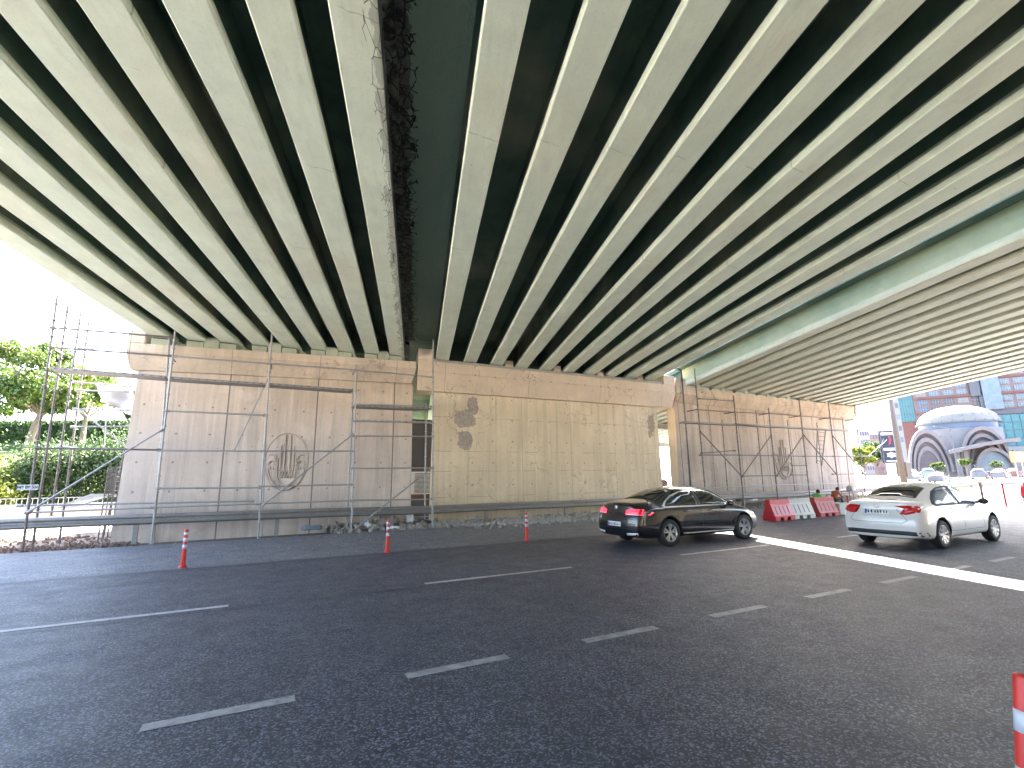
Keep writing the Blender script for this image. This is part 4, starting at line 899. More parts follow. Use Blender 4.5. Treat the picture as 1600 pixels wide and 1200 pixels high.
    # wheels
    for wx in P['wheels']:
        for sg in (-1,1):
            cy=sg*(W-.115); wt=MB(); rr=R*.69
            w_=sg*.105
            wt.lathe((wx,cy,R),[(rr-.02,-w_),(rr,-w_),(R-.03,-w_*1.0),(R-.005,-w_*.8),(R,-w_*.5),(R,w_*.5),(R-.005,w_*.8),(R-.03,w_*1.0),(rr,w_),(rr-.02,w_*.8)],40,'y')
            ty=wt.build('wheel','tyre',root,smooth=True)
            rm=MB(); rm.lathe((wx,cy,R),[(rr+.004,w_*.9),(rr-.012,w_*1.02),(rr-.03,w_*.8),(rr-.035,-w_*.5)],40,'y')
            ns=P.get('spokes',5)
            for k in range(ns):
                for dd in (-.13,.13):
                    a=2*math.pi*k/ns+.3; a2=a+dd*(1.5 if ns<7 else 0.6); c1=Vector((wx+.03*math.cos(a2),cy+w_*.75,R+.03*math.sin(a2))); c2=Vector((wx+(rr-.02)*math.cos(a2),cy+w_*.92,R+(rr-.02)*math.sin(a2)))
                    t=Vector((-math.sin(a2),0,math.cos(a2))); q=.014 if ns>6 else .017; yv=Vector((0,sg*.012,0))
                    rm.hexa([c1-t*q*.8-yv,c1+t*q*.8-yv,c2+t*q*1.3-yv,c2-t*q*1.3-yv],[c1-t*q*.8+yv,c1+t*q*.8+yv,c2+t*q*1.3+yv,c2-t*q*1.3+yv])
            rm.tube((wx,cy+w_*.6,R),(wx,cy+w_*.85,R),.055,n=16); rm.build('rim','rim',ty)
            bk=MB(); bk.tube((wx,cy-w_*.2,R),(wx,cy+w_*.35,R),rr-.04,n=28); bk.build('brake_disc','brake',ty)
    root.location=pos; root.rotation_euler=(0,0,R_(yaw)); return root
def sm(a,b,x): return sstep(a,b,x)
XS=[0,.035,.09,.18,.32,.5,.66,.8,.95,1.15,1.4,1.62,1.85,2.2,2.6,2.85,3.05,3.3,3.55,3.75,3.95,4.2,4.42,4.6,4.7,4.75,4.77]
P1=dict(L=4.77,W=.915,zb=.20,R=.335,wheels=(1.08,3.87),rt=.6,ft=.8,taper=.10,ftaper=.16,
 tab=[(0,1.04,.90,.72,1.0),(.1,1.10,.93,.74,1.06),(.35,1.125,.95,.76,1.09),(.62,1.145,.955,.72,1.10),(.78,1.17,.955,.68,1.11),(1.2,1.335,.955,.62,1.25),(1.65,1.455,.95,.60,1.37),(2.1,1.485,.945,.60,1.41),(2.6,1.48,.935,.60,1.41),(2.95,1.43,.93,.60,1.36),(3.3,1.26,.92,.64,1.19),(3.62,1.06,.90,.70,1.01),(3.8,.99,.88,.74,.95),(4.3,.90,.82,.74,.86),(4.6,.80,.73,.70,.76),(4.77,.68,.62,.6,.65)],
 xs=XS,
 rear=lambda y,z:.10*sm(.62,.95,z)+.02*sm(.95,1.1,z)+.10*abs(y)**3.0-.0+.05*sm(.45,.2,z),
 front=lambda y,z:.0+.28*abs(y)**2.6+.10*sm(.45,.9,z)+.05*sm(.4,.2,z),
 surround=[(.93,1.00),(1.12,1.12),(1.40,1.255),(1.75,1.345),(2.2,1.385),(2.6,1.375),(2.95,1.30),(3.28,1.13),(3.50,.985),(3.50,.955),(1.05,.955)],
 win=[[(1.02,1.00),(1.18,1.115),(1.42,1.225),(1.75,1.315),(2.20,1.352),(2.20,.985),(1.08,.985)],[(2.30,.985),(2.30,1.352),(2.58,1.345),(2.90,1.275),(3.20,1.125),(3.40,.985)]],
 pillar=[(2.195,.982),(2.305,.982),(2.305,1.356),(2.195,1.356)],
 seams=[[(2.26,.95),(2.25,.42)],[(3.33,.95),(3.30,.55),(3.36,.38)],[(1.42,.95),(1.36,.74),(1.52,.45)],[(1.5,.40),(3.35,.40)]],
 handles=[(1.62,.84),(2.52,.83)],handlemat='black_paint',sill=[(1.55,.285),(3.42,.275),(3.42,.30),(1.55,.31)],
 tailside=[(.16,.815),(.28,.83),(.33,.90),(.16,.925)],headside=[(4.32,.66),(4.62,.60),(4.66,.68),(4.25,.76)],
 rearwin=[(.80,-.56),(.80,.56),(1.50,.50),(1.50,-.50)],wind=[(3.58,-.66),(3.58,.66),(2.98,.52),(2.98,-.52)],
 tail=[(.40,.80),(.885,.80),(.885,.93),(.60,.95),(.40,.91)],tailw=[(.43,.795),(.80,.795),(.80,.825),(.43,.825)],head=[(.42,.60),(.84,.64),(.84,.74),(.45,.68)],
 exh=[(.45,.30),(.78,.32),(.78,.37),(.45,.355)],rseams=[[(-.72,.70),(.72,.70)],[(-.66,.46),(.66,.46)]],plate=.56,badge=.97,mirror=(3.28,1.0),spokes=5)
car('sedan_car','dark glossy sedan driving right past the yellow pier, its brake lights lit','car',(8.30,10.56,0),P1,'black_paint',lit=True)
XS2=[0,.035,.09,.18,.32,.46,.6,.75,.95,1.15,1.4,1.62,1.85,2.2,2.55,2.8,3.0,3.2,3.4,3.6,3.8,4.0,4.2,4.36,4.46,4.51,4.53]
P2=dict(L=4.53,W=.896,zb=.20,R=.32,wheels=(1.01,3.65),rt=.6,ft=.8,taper=.09,ftaper=.15,mirb=True,
 tab=[(0,1.06,.92,.74,1.03),(.08,1.12,.95,.75,1.08),(.3,1.13,.96,.76,1.09),(.50,1.15,.965,.72,1.11),(.68,1.19,.965,.68,1.12),(1.1,1.37,.965,.63,1.28),(1.5,1.485,.96,.60,1.39),(1.95,1.52,.955,.60,1.44),(2.4,1.515,.945,.60,1.44),(2.75,1.47,.94,.60,1.40),(3.1,1.28,.93,.64,1.21),(3.42,1.09,.91,.70,1.04),(3.6,1.02,.89,.74,.98),(4.1,.93,.84,.74,.89),(4.38,.83,.75,.70,.79),(4.53,.70,.64,.6,.67)],
 xs=XS2,rear=lambda y,z:.09*sm(.62,.95,z)+.12*abs(y)**3.0+.06*sm(.45,.2,z),front=P1['front'],
 surround=[(.88,1.02),(1.05,1.15),(1.35,1.30),(1.7,1.385),(2.1,1.415),(2.5,1.395),(2.8,1.32),(3.08,1.15),(3.30,.995),(3.30,.965),(1.0,.965)],trimmat='blackpl',
 win=[[(.97,1.02),(1.12,1.145),(1.38,1.27),(1.72,1.35),(2.05,1.378),(2.05,.99),(1.05,.99)],[(2.15,.99),(2.15,1.378),(2.48,1.365),(2.76,1.295),(3.02,1.14),(3.20,.99)]],
 seams=[[(2.10,.96),(2.09,.42)],[(3.13,.96),(3.10,.55),(3.14,.38)],[(1.30,.96),(1.26,.74),(1.42,.45)],[(1.4,.38),(3.14,.38)]],
 handles=[(1.50,.87),(2.34,.86)],handlemat='chrome',
 tailside=[(.15,.85),(.20,.86),(.30,.955),(.15,.975)],headside=[(4.08,.68),(4.38,.62),(4.42,.70),(4.0,.80)],
 rearwin=[(.68,-.57),(.68,.57),(1.36,.50),(1.36,-.50)],wind=[(3.38,-.66),(3.38,.66),(2.80,.52),(2.80,-.52)],
 tail=[(.47,.80),(.60,.79),(.87,.86),(.87,.98),(.62,1.00),(.36,.985),(.56,.93)],head=[(.42,.62),(.82,.66),(.82,.76),(.45,.70)],
 bump=[(-.86,.24),(.86,.24),(.86,.40),(.6,.42),(-.6,.42),(-.86,.40)],
 rseams=[[(-.40,.92),(-.62,.66),(-.52,.60),(.52,.60),(.62,.66),(.40,.92)]],plate=.84,badge=.97,mirror=(3.05,1.02),spokes=9)
car('sedan_car','white sedan with dark bumper strip, seen from behind under the right overpass','car',(13.36,6.88,0),P2,'white_paint',glassm='glassb')
XS3=[0,.035,.09,.18,.3,.45,.7,1.0,1.4,1.8,2.2,2.6,2.9,3.1,3.3,3.5,3.75,4.0,4.15,4.22,4.25]
P3=dict(L=4.25,W=.90,zb=.22,R=.33,wheels=(.80,3.38),rt=.5,ft=.8,
 tab=[(0,1.0,.92,.76,.97),(.05,1.15,.98,.76,1.1),(.15,1.35,1.0,.66,1.27),(.45,1.56,1.0,.62,1.48),(1.2,1.62,1.0,.62,1.55),(2.0,1.62,.99,.62,1.55),(2.5,1.55,.98,.62,1.47),(2.9,1.32,.97,.66,1.25),(3.2,1.12,.95,.72,1.08),(3.9,.98,.88,.74,.94),(4.25,.75,.7,.6,.72)],
 xs=XS3,rear=lambda y,z:.08*sm(.62,.95,z)+.10*abs(y)**3.0,front=P1['front'],surround=None,
 win=[[(.45,1.05),(.62,1.40),(1.8,1.47),(1.8,1.03)],[(1.9,1.03),(1.9,1.47),(2.4,1.42),(2.9,1.03)]],seams=[[(1.85,1.0),(1.84,.42)]],handles=[(1.3,.9)],handlemat='red_paint',
 tailside=[(.05,.95),(.25,.95),(.3,1.1),(.08,1.12)],headside=[(3.85,.70),(4.05,.66),(4.1,.74),(3.8,.82)],
 rearwin=[(.14,-.52),(.14,.52),(.36,.50),(.36,-.50)],wind=[(3.1,-.62),(3.1,.62),(2.6,.52),(2.6,-.52)],
 tail=[(.60,.92),(.82,.92),(.82,1.03),(.62,1.03)],head=[(.42,.62),(.82,.66),(.82,.76),(.45,.70)],bump=[(-.85,.26),(.85,.26),(.85,.42),(-.85,.42)],rseams=[[(-.7,.6),(.7,.6)]],plate=.72,badge=.92,mirror=(2.75,1.08),spokes=5)
car('hatchback_car','bright red hatchback in the sun, cut off by the right photo edge','car',(36.4,10.75,0),P3,'red_paint',lit=True)
# far parked cars beyond the fence
def far(px,py,D,P,mt,lb,nm='sedan_car',yaw=20):
    p=atd(px,py,D); car(nm,lb,'car',tuple(p),P,mt,yaw=yaw,detail=1,group='cars queued beyond the fence')
far(1428,752,68,P3,'silver_far','white hatchback nearest the concrete pole beyond the fence','hatchback_car',200)
far(1452,748,74,P3,'blue_paint','slate blue hatchback behind the white sedan beyond the fence','hatchback_car',20)
far(1462,755,66,P1,'silver_far','white sedan in front of the slate blue hatchback',yaw=12)
far(1530,749,72,P3,'silver_far','white hatchback left of the pair below the dome','hatchback_car',15)
far(1560,749,70,P2,'silver_far','white sedan at the right end of the row below the dome',yaw=10)
far(1582,746,80,P2,'bred','dark red sedan behind the orange sign post',yaw=10)
far(1032,768,46,P2,'silver_far','white car seen through the slot beside the orange pier end',yaw=60)
# ================================================================ PEOPLE
def person(label,J,rad,colors,loc,headc,headdir):
    """J: joints dict, edges; one skinned continuous body, clothing by face position"""
    pr=thing('person',label,'person',loc); pos=J['pos']; names=list(pos); idx={k:i for i,k in enumerate(names)}
    me=bpy.data.meshes.new('body'); me.from_pydata([tuple(Vector(pos[k])) for k in names],[(idx[a],idx[b]) for a,b in J['edges']],[])
    o=bpy.data.objects.new('body_tmp',me); COL.objects.link(o); md=o.modifiers.new('s','SKIN'); md.use_smooth_shade=True
    for k in names: r=rad[k]; me.skin_vertices[0].data[idx[k]].radius=(r if isinstance(r,tuple) else (r,r))
    me.skin_vertices[0].data[idx['pelvis']].use_root=True
    s2=o.modifiers.new('u','SUBSURF'); s2.levels=2; s2.render_levels=2; bpy.context.view_layer.update()
    m2=bpy.data.meshes.new_from_object(o.evaluated_get(bpy.context.evaluated_depsgraph_get())); bpy.data.objects.remove(o); m2.materials.clear()
    for c in ('skin','trouser',colors): m2.materials.append(M[c])
    for p in m2.polygons:
        c=p.center; best=min(names,key=lambda k:(Vector(pos[k])-c).length); p.use_smooth=True
        p.material_index=0 if best in ('head','neck','handL','handR','f1','f2','f3','f4','f5','g1','g2','g3','g4','g5','chin','nose') else (1 if best in ('hipL','hipR','kneeL','kneeR','ankL','ankR','toeL','toeR','thL','thR') else (2 if best not in('wrL','wrR') else 0))
    b=bpy.data.objects.new('body',m2); COL.objects.link(b); b.parent=pr
    hc=Vector(pos['head']); bm=bmesh.new(); bmesh.ops.create_uvsphere(bm,u_segments=18,v_segments=12,radius=1); hd=Vector(headdir).normalized(); m=MB()
    vv=[]
    for v in bm.verts:
        n=v.co; k=.115 if n.dot(hd)<.25 else .085; q=hc+Vector((n.x*k,n.y*.9*k,n.z*k*1.1))-hd*.012+Vector((0,0,.02)); vv.append(tuple(q))
    ff=[tuple(v.index for v in f.verts) for f in bm.faces if f.calc_center_median().dot(hd)<.45 and f.calc_center_median().z>-.55]; bm.free(); m.add(vv,ff)
    me3=bpy.data.meshes.new('hair'); me3.from_pydata(m.v,[],m.f); me3.materials.append(M['hair']); h=bpy.data.objects.new('hair',me3); COL.objects.link(h); h.parent=pr
    for p in me3.polygons: p.use_smooth=True
    return pr
E_=[('pelvis','belly'),('belly','chest'),('chest','neck'),('neck','head'),('head','chin'),('head','nose'),('chest','shL'),('chest','shR'),('shL','elL'),('elL','wrL'),('wrL','handL'),('shR','elR'),('elR','wrR'),('wrR','handR'),('pelvis','hipL'),('pelvis','hipR'),('hipL','kneeL'),('kneeL','ankL'),('ankL','toeL'),('hipR','kneeR'),('kneeR','ankR'),('ankR','toeR')]+[('handL','f%d'%i) for i in range(1,6)]+[('handR','g%d'%i) for i in range(1,6)]
RAD=dict(pelvis=(.15,.13),belly=(.15,.12),chest=(.17,.13),neck=.055,head=.098,chin=.06,nose=.02,shL=.07,shR=.07,elL=.045,elR=.045,wrL=.032,wrR=.032,handL=.035,handR=.035,hipL=.095,hipR=.095,kneeL=.065,kneeR=.065,ankL=.042,ankR=.042,toeL=.04,toeR=.04,**{c+str(i):.010 for c in 'fg' for i in range(1,6)})
def seated(d,lean,seat):
    """sitting figure facing +x (local), bent forward"""
    s=seat; P_=dict(pelvis=(0,0,s+.10),belly=(.08*lean,0,s+.28),chest=(.20*lean,0,s+.46),neck=(.32*lean,0,s+.60),head=(.42*lean,0,s+.66),chin=(.50*lean,0,s+.58),nose=(.53*lean,0,s+.64),
      shL=(.22*lean,.19,s+.52),shR=(.22*lean,-.19,s+.52),elL=(.38*lean,.24,s+.28),elR=(.38*lean,-.24,s+.28),wrL=(.55,.10,s+.24),wrR=(.55,-.08,s+.24),handL=(.62,.06,s+.25),handR=(.62,-.04,s+.25),
      hipL=(.05,.10,s+.08),hipR=(.05,-.10,s+.08),kneeL=(.46,.16,s+.20),kneeR=(.46,-.14,s+.18),ankL=(.50,.14,.10),ankR=(.50,-.14,.10),toeL=(.66,.15,.05),toeR=(.66,-.15,.05))
    for i in range(5):
        P_['f%d'%(i+1)]=(.69+.01*(i%2),.06+.022*(i-2),s+.235-.008*i); P_['g%d'%(i+1)]=(.69+.01*(i%2),-.04+.022*(i-2),s+.235-.008*i)
    P_['f5']=(.65,.11,s+.26); P_['g5']=(.65,-.09,s+.26)
    return P_
for (px,py,Y,seat,colr,lb,rz,lean) in [(1272,775,16.2,.16,'vest','seated worker in a green vest bent forward behind the faded red barrier',5,1.15),(1301,775,16.6,.24,'shirt','seated worker in a rust red shirt and dark trousers, right of the one in green',-8,1.1)]:
    g=at(px,py,Y); q=person(lb,dict(pos=seated(0,lean,seat),edges=E_),RAD,colr,(g.x,g.y,0.0),None,(1,0,-.25)); q.rotation_euler=(0,0,R_(rz))
    st=thing('stone_block','rough concrete block used as a seat by the worker in %s'%('green' if colr=='vest' else 'rust red'),'block',(g.x,g.y,0)); m=MB(); m.box(g.x-.22,g.x+.15,g.y-.2,g.y+.2,0,seat+.0); m.build('slab','stone',st,bevel=.03)
# sack on metal frame by pier C's end
fr=thing('work_table','small dark metal work stand by the right end of the scaffold','table',tuple(at(1336,795,16.8))); a=at(1327,768,16.8); b=at(1346,768,16.8); z0=0
m=MB(); m.box(a.x,b.x,16.8,17.3,a.z-.04,a.z); m.build('top','tubedark',fr)
for xx in (a.x+.03,b.x-.03):
    for yy in (16.83,17.27): m=MB(); m.tube((xx,yy,0),(xx,yy,a.z-.04),.02,n=6); m.build('leg','tubedark',fr)
o=crumple(((a.x+b.x)/2,17.05,a.z+.06),.22,.18,.26,seed=5).build('sack','tarp',smooth=True); tag(o,'pale dusty sack lying on the metal work stand','sack')
# ================================================================ VEGETATION
def tree(label,base,hgt,cr,trunk_h,mat,seed,n=9000,leaf=.16,tr=.22,group=None,flat=.75,nm='broadleaf_tree',lean=0):
    r=random.Random(seed); b=Vector(base); t=thing(nm,label,'tree',tuple(b),group); m=MB()
    top=b+Vector((lean,0,trunk_h)); m.tube(b-Vector((0,0,.3)),b+Vector((lean*.4,0,trunk_h*.5)),tr,tr*.8,n=10); m.tube(b+Vector((lean*.4,0,trunk_h*.5)),top,tr*.8,tr*.7,n=10)
    cc=b+Vector((lean,0,hgt-cr*flat)); cl=[]
    for k in range(26):
        while True:
            d=Vector((r.uniform(-1,1),r.uniform(-1,1),r.uniform(-.75,1)))
            if .35<d.length<1: break
        c=cc+Vector((d.x*cr,d.y*cr,d.z*cr*flat)); cl.append((c,cr*r.uniform(.20,.38)))
        if k<12:
            mid=top.lerp(c,.55)+Vector((r.uniform(-.3,.3),r.uniform(-.3,.3),r.uniform(-.2,.3))); m.tube(top-Vector((0,0,trunk_h*.15)),mid,tr*.42,tr*.22,n=7); m.tube(mid,c,tr*.22,tr*.06,n=6)
    m.build('trunk','bark',t)
    lm=MB()
    def fn(r):
        c,s=cl[int(r.random()*len(cl))]
        while True:
            d=Vector((r.uniform(-1,1),r.uniform(-1,1),r.uniform(-1,1)))
            if d.length<1: break
        d=d*(.55+.45*r.random()); return c+Vector((d.x*s*1.15,d.y*s*1.15,d.z*s*.8))
    leafcloud(lm,n,fn,leaf*.6,leaf*1.3,r); lm.build('crown',mat,t)
    return t
tb=atd(42,698,34); tree('large broadleaf tree with a pale forked trunk on the lawn at the left',(tb.x,tb.y,tb.z),7.4,3.9,2.6,'leaf',11,13000,.15,.26,lean=.5)
tb=atd(-60,690,40); tree('broadleaf tree standing at the left photo edge behind the biggest one',(tb.x,tb.y,tb.z),8,4,2.5,'leaf',12,9000,.17)
tb=atd(128,690,42); tree('smaller yellowish tree right of the biggest lawn tree',(tb.x,tb.y,tb.z),6.5,2.6,2.4,'leafy',13,6000,.14)
tb=atd(205,672,52); tree('dark evergreen tree behind the tarpaulin',(tb.x,tb.y,tb.z-1),5.5,2.4,1.6,'leafd',14,4500,.16,nm='evergreen_tree')
def bush(label,px,py,D,rx,ry,rz_,mat,seed,n,leaf=.10,nm='bush',cat='bush',group=None,z=None,stems=True):
    r=random.Random(seed); b=atd(px,py,D); 
    if z is not None: b.z=z
    t=thing(nm,label,cat,tuple(b),group); cl=[(b+Vector((r.uniform(-1,1)*rx*.8,r.uniform(-1,1)*ry*.7,rz_*r.uniform(.25,.8))),r.uniform(.28,.5)) for _ in range(int(10+rx*5))]
    m=MB()
    for c,s in cl[:10]: m.tube((b.x+(c.x-b.x)*.5,b.y,b.z-.1),c,.04,.015,n=6)
    m.build('stem','bark',t)
    lm=MB()
    def fn(r):
        c,s=cl[int(r.random()*len(cl))]; d=Vector((r.gauss(0,.5),r.gauss(0,.5),r.gauss(0,.5))); q=c+Vector((d.x*rx*s,d.y*ry*s*1.6,d.z*rz_*s*1.1)); q.z=max(q.z,b.z); return q
    leafcloud(lm,n,fn,leaf*.6,leaf*1.3,r); lm.build('foliage',mat,t); return t
bush('big dense dark green bush between the scaffold posts at the left',118,778,28.5,3.0,1.2,2.75,'leafd',21,15000,.085)
bush('dark green bush against the left edge of the grey pier',185,775,29.5,1.8,1.1,3.3,'leafd',22,8000,.085)
bush('bright yellow-green bush at the left photo edge',12,792,27.5,1.7,1.0,2.7,'leafy',23,8000,.09)
bush('low yellow-green bush at the far left behind the guardrail',-32,808,25,1.6,.8,1.6,'leafy',24,4500,.08)
h=MB(); r=random.Random(31)
a=atd(-80,692,48);b=atd(215,690,48)
hd=thing('hedge','clipped dark hedge running behind the lawn trees at the left','hedge',tuple(a))
leafcloud(h,9000,lambda r:(a+(b-a)*r.random())+Vector((0,r.uniform(-.7,.7),r.random()*2.1)),.12,.24,r); h.build('foliage','leafd',hd)
m=MB(); m.hexa([(a.x,a.y-.4,a.z-1),(b.x,b.y-.4,b.z-1),(b.x,b.y+.4,b.z-1),(a.x,a.y+.4,a.z-1)],[(a.x,a.y-.4,a.z+1.7),(b.x,b.y-.4,b.z+1.7),(b.x,b.y+.4,b.z+1.7),(a.x,a.y+.4,a.z+1.7)]); m.build('inner_growth','leafd',hd)
# right side vegetation
for k,(px,py,D,h_,cr,mt,lb) in enumerate([(1512,742,84,2.8,.8,'leaf','small pale palm-like tree in front of the dome entrance'),(1560,742,86,2.4,.75,'leaf','small tree at the right of the dome entrance'),(1468,742,80,2.0,.9,'leaf','round small tree at the left foot of the domed hall'),(1372,742,72,5.0,2.2,'leafd','dark tree left of the navy banner'),(1352,746,64,4.0,1.6,'leafy','yellow-green young tree just past the right pier end')]):
    b=atd(px,py,D); tree(lb,(b.x,b.y,b.z),h_,cr,1.3,mt,40+k,2600,.2,.12)
bush('low flowering shrub strip beside the sunlit road, in front of the fence',1545,772,44,4.2,.6,.5,'leafy',51,3500,.07)
bush('grassy weeds at the foot of the far fence, left part',1500,768,48,3.5,.5,.45,'leaf',52,2500,.07)
for k,(px,py,Y) in enumerate(((240,842,19.2),(250,846,18.9))):
    pass
# ================================================================ RIGHT BACKGROUND
# concrete lamp pole with box
M['drumst']=plain('drum_stone',(.17,.16,.165),.8)
M['pole']=plain('pole_concrete',(.13,.10,.08),.9)
p=thing('lamp_pole','tall weathered concrete pole with a wide box base, rising past the right overpass edge','pole',tuple(at(1416,772,21.5)))
a=at(1416,773,21.5); t=at(1393,600,21.5); m=MB(); m.tube((a.x,21.5,a.z-.3),(a.x,21.5,a.z+9),.26,.17,n=14); m.build('shaft','pole',p,smooth=True)
z1=at(1416,722,21.5).z; z2=at(1416,745,21.5).z; m=MB(); m.box(a.x-.02,a.x+.75,21.15,21.9,z2,z1); m.build('box','pole',p,bevel=.03)
# fence: posts + wires
fe=thing('mesh_fence','dark post and wire fence in front of the queued cars on the right','fence',tuple(atd(1500,752,60)))
fa=atd(1385,757,62); fb=atd(1640,746,56)
n=13
for k in range(n):
    c=fa.lerp(fb,k/(n-1)); m=MB(); m.tube(c,c+Vector((0,0,1.9)),.045,n=8); m.build('post','bdark',fe)
m=MB()
for hh in (.05,.7,1.3,1.85): m.tube(fa+Vector((0,0,hh)),fb+Vector((0,0,hh)),.018,n=5)
for k in range(120): c=fa.lerp(fb,k/119); m.tube(c,c+Vector((0,0,1.85)),.006,n=4)
m.build('wire_mesh','tubedark',fe)
m=MB(); m.hexa([(fa.x,fa.y-.3,fa.z-1),(fb.x,fb.y-.3,fb.z-1),(fb.x,fb.y+.1,fb.z-1),(fa.x,fa.y+.1,fa.z-1)],[(fa.x,fa.y-.3,fa.z-.05),(fb.x,fb.y-.3,fb.z-.05),(fb.x,fb.y+.1,fb.z-.05),(fa.x,fa.y+.1,fa.z-.05)]); tag(m.build('kerb_wall','capB'),'low concrete wall carrying the mesh fence on the right','wall')
# second guardrail parallel, near right
g3=thing('guardrail','sunlit guardrail beyond the road behind the white and red cars','guardrail',tuple(atd(1500,765,48)))
ga=atd(1430,762,52); gb=atd(1660,745,44); pts=[tuple(ga.lerp(gb,k/12)) for k in range(13)]
wbeam(g3,pts,mat='rail')
for k in range(13): q=ga.lerp(gb,k/12); gpost(g3,q.x,q.y,q.z-1.1,q.z-.02)
# orange diversion sign
sg=thing('road_sign','orange road sign with a white disc and black diagonal bar near the red car','road sign',tuple(at(1590,760,19)))
a=at(1580,722,19); b=at(1606,706,19); cx,cz=(a.x+b.x)/2,(a.z+b.z)/2
m=MB(); m.box(a.x,b.x,19,19.03,a.z,b.z); m.build('panel','signor',sg)
ux=Vector((1,0,0)); m=MB(); m.prism([(.33*math.cos(k*math.pi/16)*1.25,.33*math.sin(k*math.pi/16)) for k in range(32)],lambda u,v,t:(cx-.05+u*(b.x-a.x)/1.6,18.995-t,cz+v*(b.z-a.z)/.85),0,.006); m.build('disc','signw',sg)
m=MB(); s_=(b.x-a.x)/1.6; s2=(b.z-a.z)/.85; m.prism([(-.24*s_-.05,-.2*s2),(-.18*s_-.05,-.24*s2),(.24*s_-.05,.2*s2),(.18*s_-.05,.24*s2)],lambda u,v,t:(cx+u,18.985-t,cz+v),0,.004); m.build('diagonal_bar','ink',sg)
for dx in (.25,.6): m=MB(); m.tube((a.x+dx*(b.x-a.x),19.06,0),(a.x+dx*(b.x-a.x),19.06,b.z-.05),.04,n=8); m.build('post','galv',sg)
p=gr(1538,790); q=thing('marker_post','rusty brown marker post at the sunlit lane edge behind the white car','post',tuple(p)); m=MB(); m.box(p.x-.2,p.x+.2,p.y-.2,p.y+.2,0,.04); m.build('base','blackpl',q); m=MB(); m.tube((p.x,p.y,.04),(p.x,p.y,1.2),.06,n=10); m.build('shaft','stoneb',q)
p=gr(1573,792); q=thing('marker_post','red marker post touching the left side of the red hatchback','post',tuple(p)); m=MB(); m.box(p.x-.15,p.x+.15,p.y-.15,p.y+.15,0,.04); m.build('base','blackpl',q); m=MB(); m.tube((p.x,p.y,.04),(p.x,p.y,1.15),.05,n=10); m.build('shaft','redpl',q)
# vertical facade frame helper: plane through a point at distance D facing roughly the camera
class Fac:
    def __init__(s,D,vpx=-650,px0=1500):
        u=ray(vpx,726+(2320-vpx)*.0145); u.z=0; u.normalize(); 
        if u.dot(ray(1600,600)-ray(1400,600))<0: u=-u
        s.u=u; s.o=atd(px0,740,D); s.n=Vector((-u.y,u.x,0)); s.n=s.n if s.n.dot(ray(1500,700))<0 else -s.n     # n faces the camera
    def pt(s,px,py,off=0):
        d=ray(px,py); c=Vector((0,0,H)); o=s.o+s.n*off; t=(o-c).dot(s.n)/d.dot(s.n); return c+d*t
    def uvp(s,px,py): q=s.pt(px,py)-s.o; return q.dot(s.u),q.z
    def P(s,u,z,off=0): return s.o+s.u*u+s.n*off+Vector((0,0,z))
    def rect(s,m,u0,z0,u1,z1,o0,o1,mi=0):
        b=[s.P(u0,z0,o0),s.P(u1,z0,o0),s.P(u1,z0,o1),s.P(u0,z0,o1)]; t=[s.P(u0,z1,o0),s.P(u1,z1,o0),s.P(u1,z1,o1),s.P(u0,z1,o1)]
        m.hexa(b,t,mi)
f=Fac(150)
tw=thing('office_tower','large pink office block with glass bays, terraces and red floor bands behind the dome','building',tuple(f.o))
uL,_=f.uvp(1440,700); uG,_=f.uvp(1414,700); uR=f.uvp(1600,700)[0]+55; zz=lambda py,px=1500:f.uvp(px,py)[1]
g0=-2-f.o.z+0; top=52
m=MB(); f.rect(m,uL,-3,uR,top,-18,0); m.build('wall','bpink',tw)
# bays
m=MB(); f.rect(m,uG,zz(655),uL-.02,top-2,-12,-.4); m.build('glass_bay','gcyan',tw)
m=MB(); f.rect(m,uG,-3,uL-.02,zz(655)-.02,-12,-.5); m.build('brick_base','bred',tw)
u1=f.uvp(1562,700)[0]; m=MB(); f.rect(m,u1,zz(700),uR,zz(652),.05,.45); m.build('glass_bay','gcyan',tw)
m=MB(); f.rect(m,u1,-3,uR,zz(700)-.02,.05,.5); m.build('podium','bwhite',tw)
m=MB(); f.rect(m,u1-8,zz(651),uR,zz(644),.05,.6); m.build('podium_band','bgrey',tw)
lv=[zz(y) for y in (644,619,594,569,544,519,494)]
for k,z in enumerate(lv[:6]):
    m=MB(); f.rect(m,uL+.3,z-.25,uR,z+.25,.02,.5); m.build('floor_band','bred',tw)
r=random.Random(5); du=3.4; nw=0
for k in range(6):
    z0,z1=lv[k]+.3,lv[k+1]-.3; u=uL+.8
    while u<uR-3 and u<f.uvp(1600,700)[0]+8:
        c=r.random(); kind='gpale' if c<.55 else ('gblue' if c<.7 else ('bdark' if c<.82 else 'bwhite'))
        hh=(z1-z0)/2
        for q in range(2):
            m=MB(); f.rect(m,u,z0+q*hh+.35,u+2.6,z0+(q+1)*hh-.25,.02,.12); w_=m.build('window',kind,tw); nw+=1
            m=MB(); 
            for t in range(1,4): f.rect(m,u+2.6*t/4-.05,z0+q*hh+.36,u+2.6*t/4+.05,z0+(q+1)*hh-.26,.13,.2)
            f.rect(m,u,z0+(q+.5)*hh,u+2.6,z0+(q+.5)*hh+.1,.13,.21); m.build('window_frame','bwhite',w_)
        u+=du
for px,ya,yb in ((1512,621,597),(1524,640,622)): 
    u=f.uvp(px,600)[0]; m=MB(); f.rect(m,u,zz(ya),u+2.4,zz(yb),.25,.9); m.build('dark_shaft','bdark',tw)
u=f.uvp(1530,600)[0]; m=MB(); f.rect(m,u,zz(643),u+4.2,zz(540),.3,1.3); m.build('stair_glass','gpale',tw)
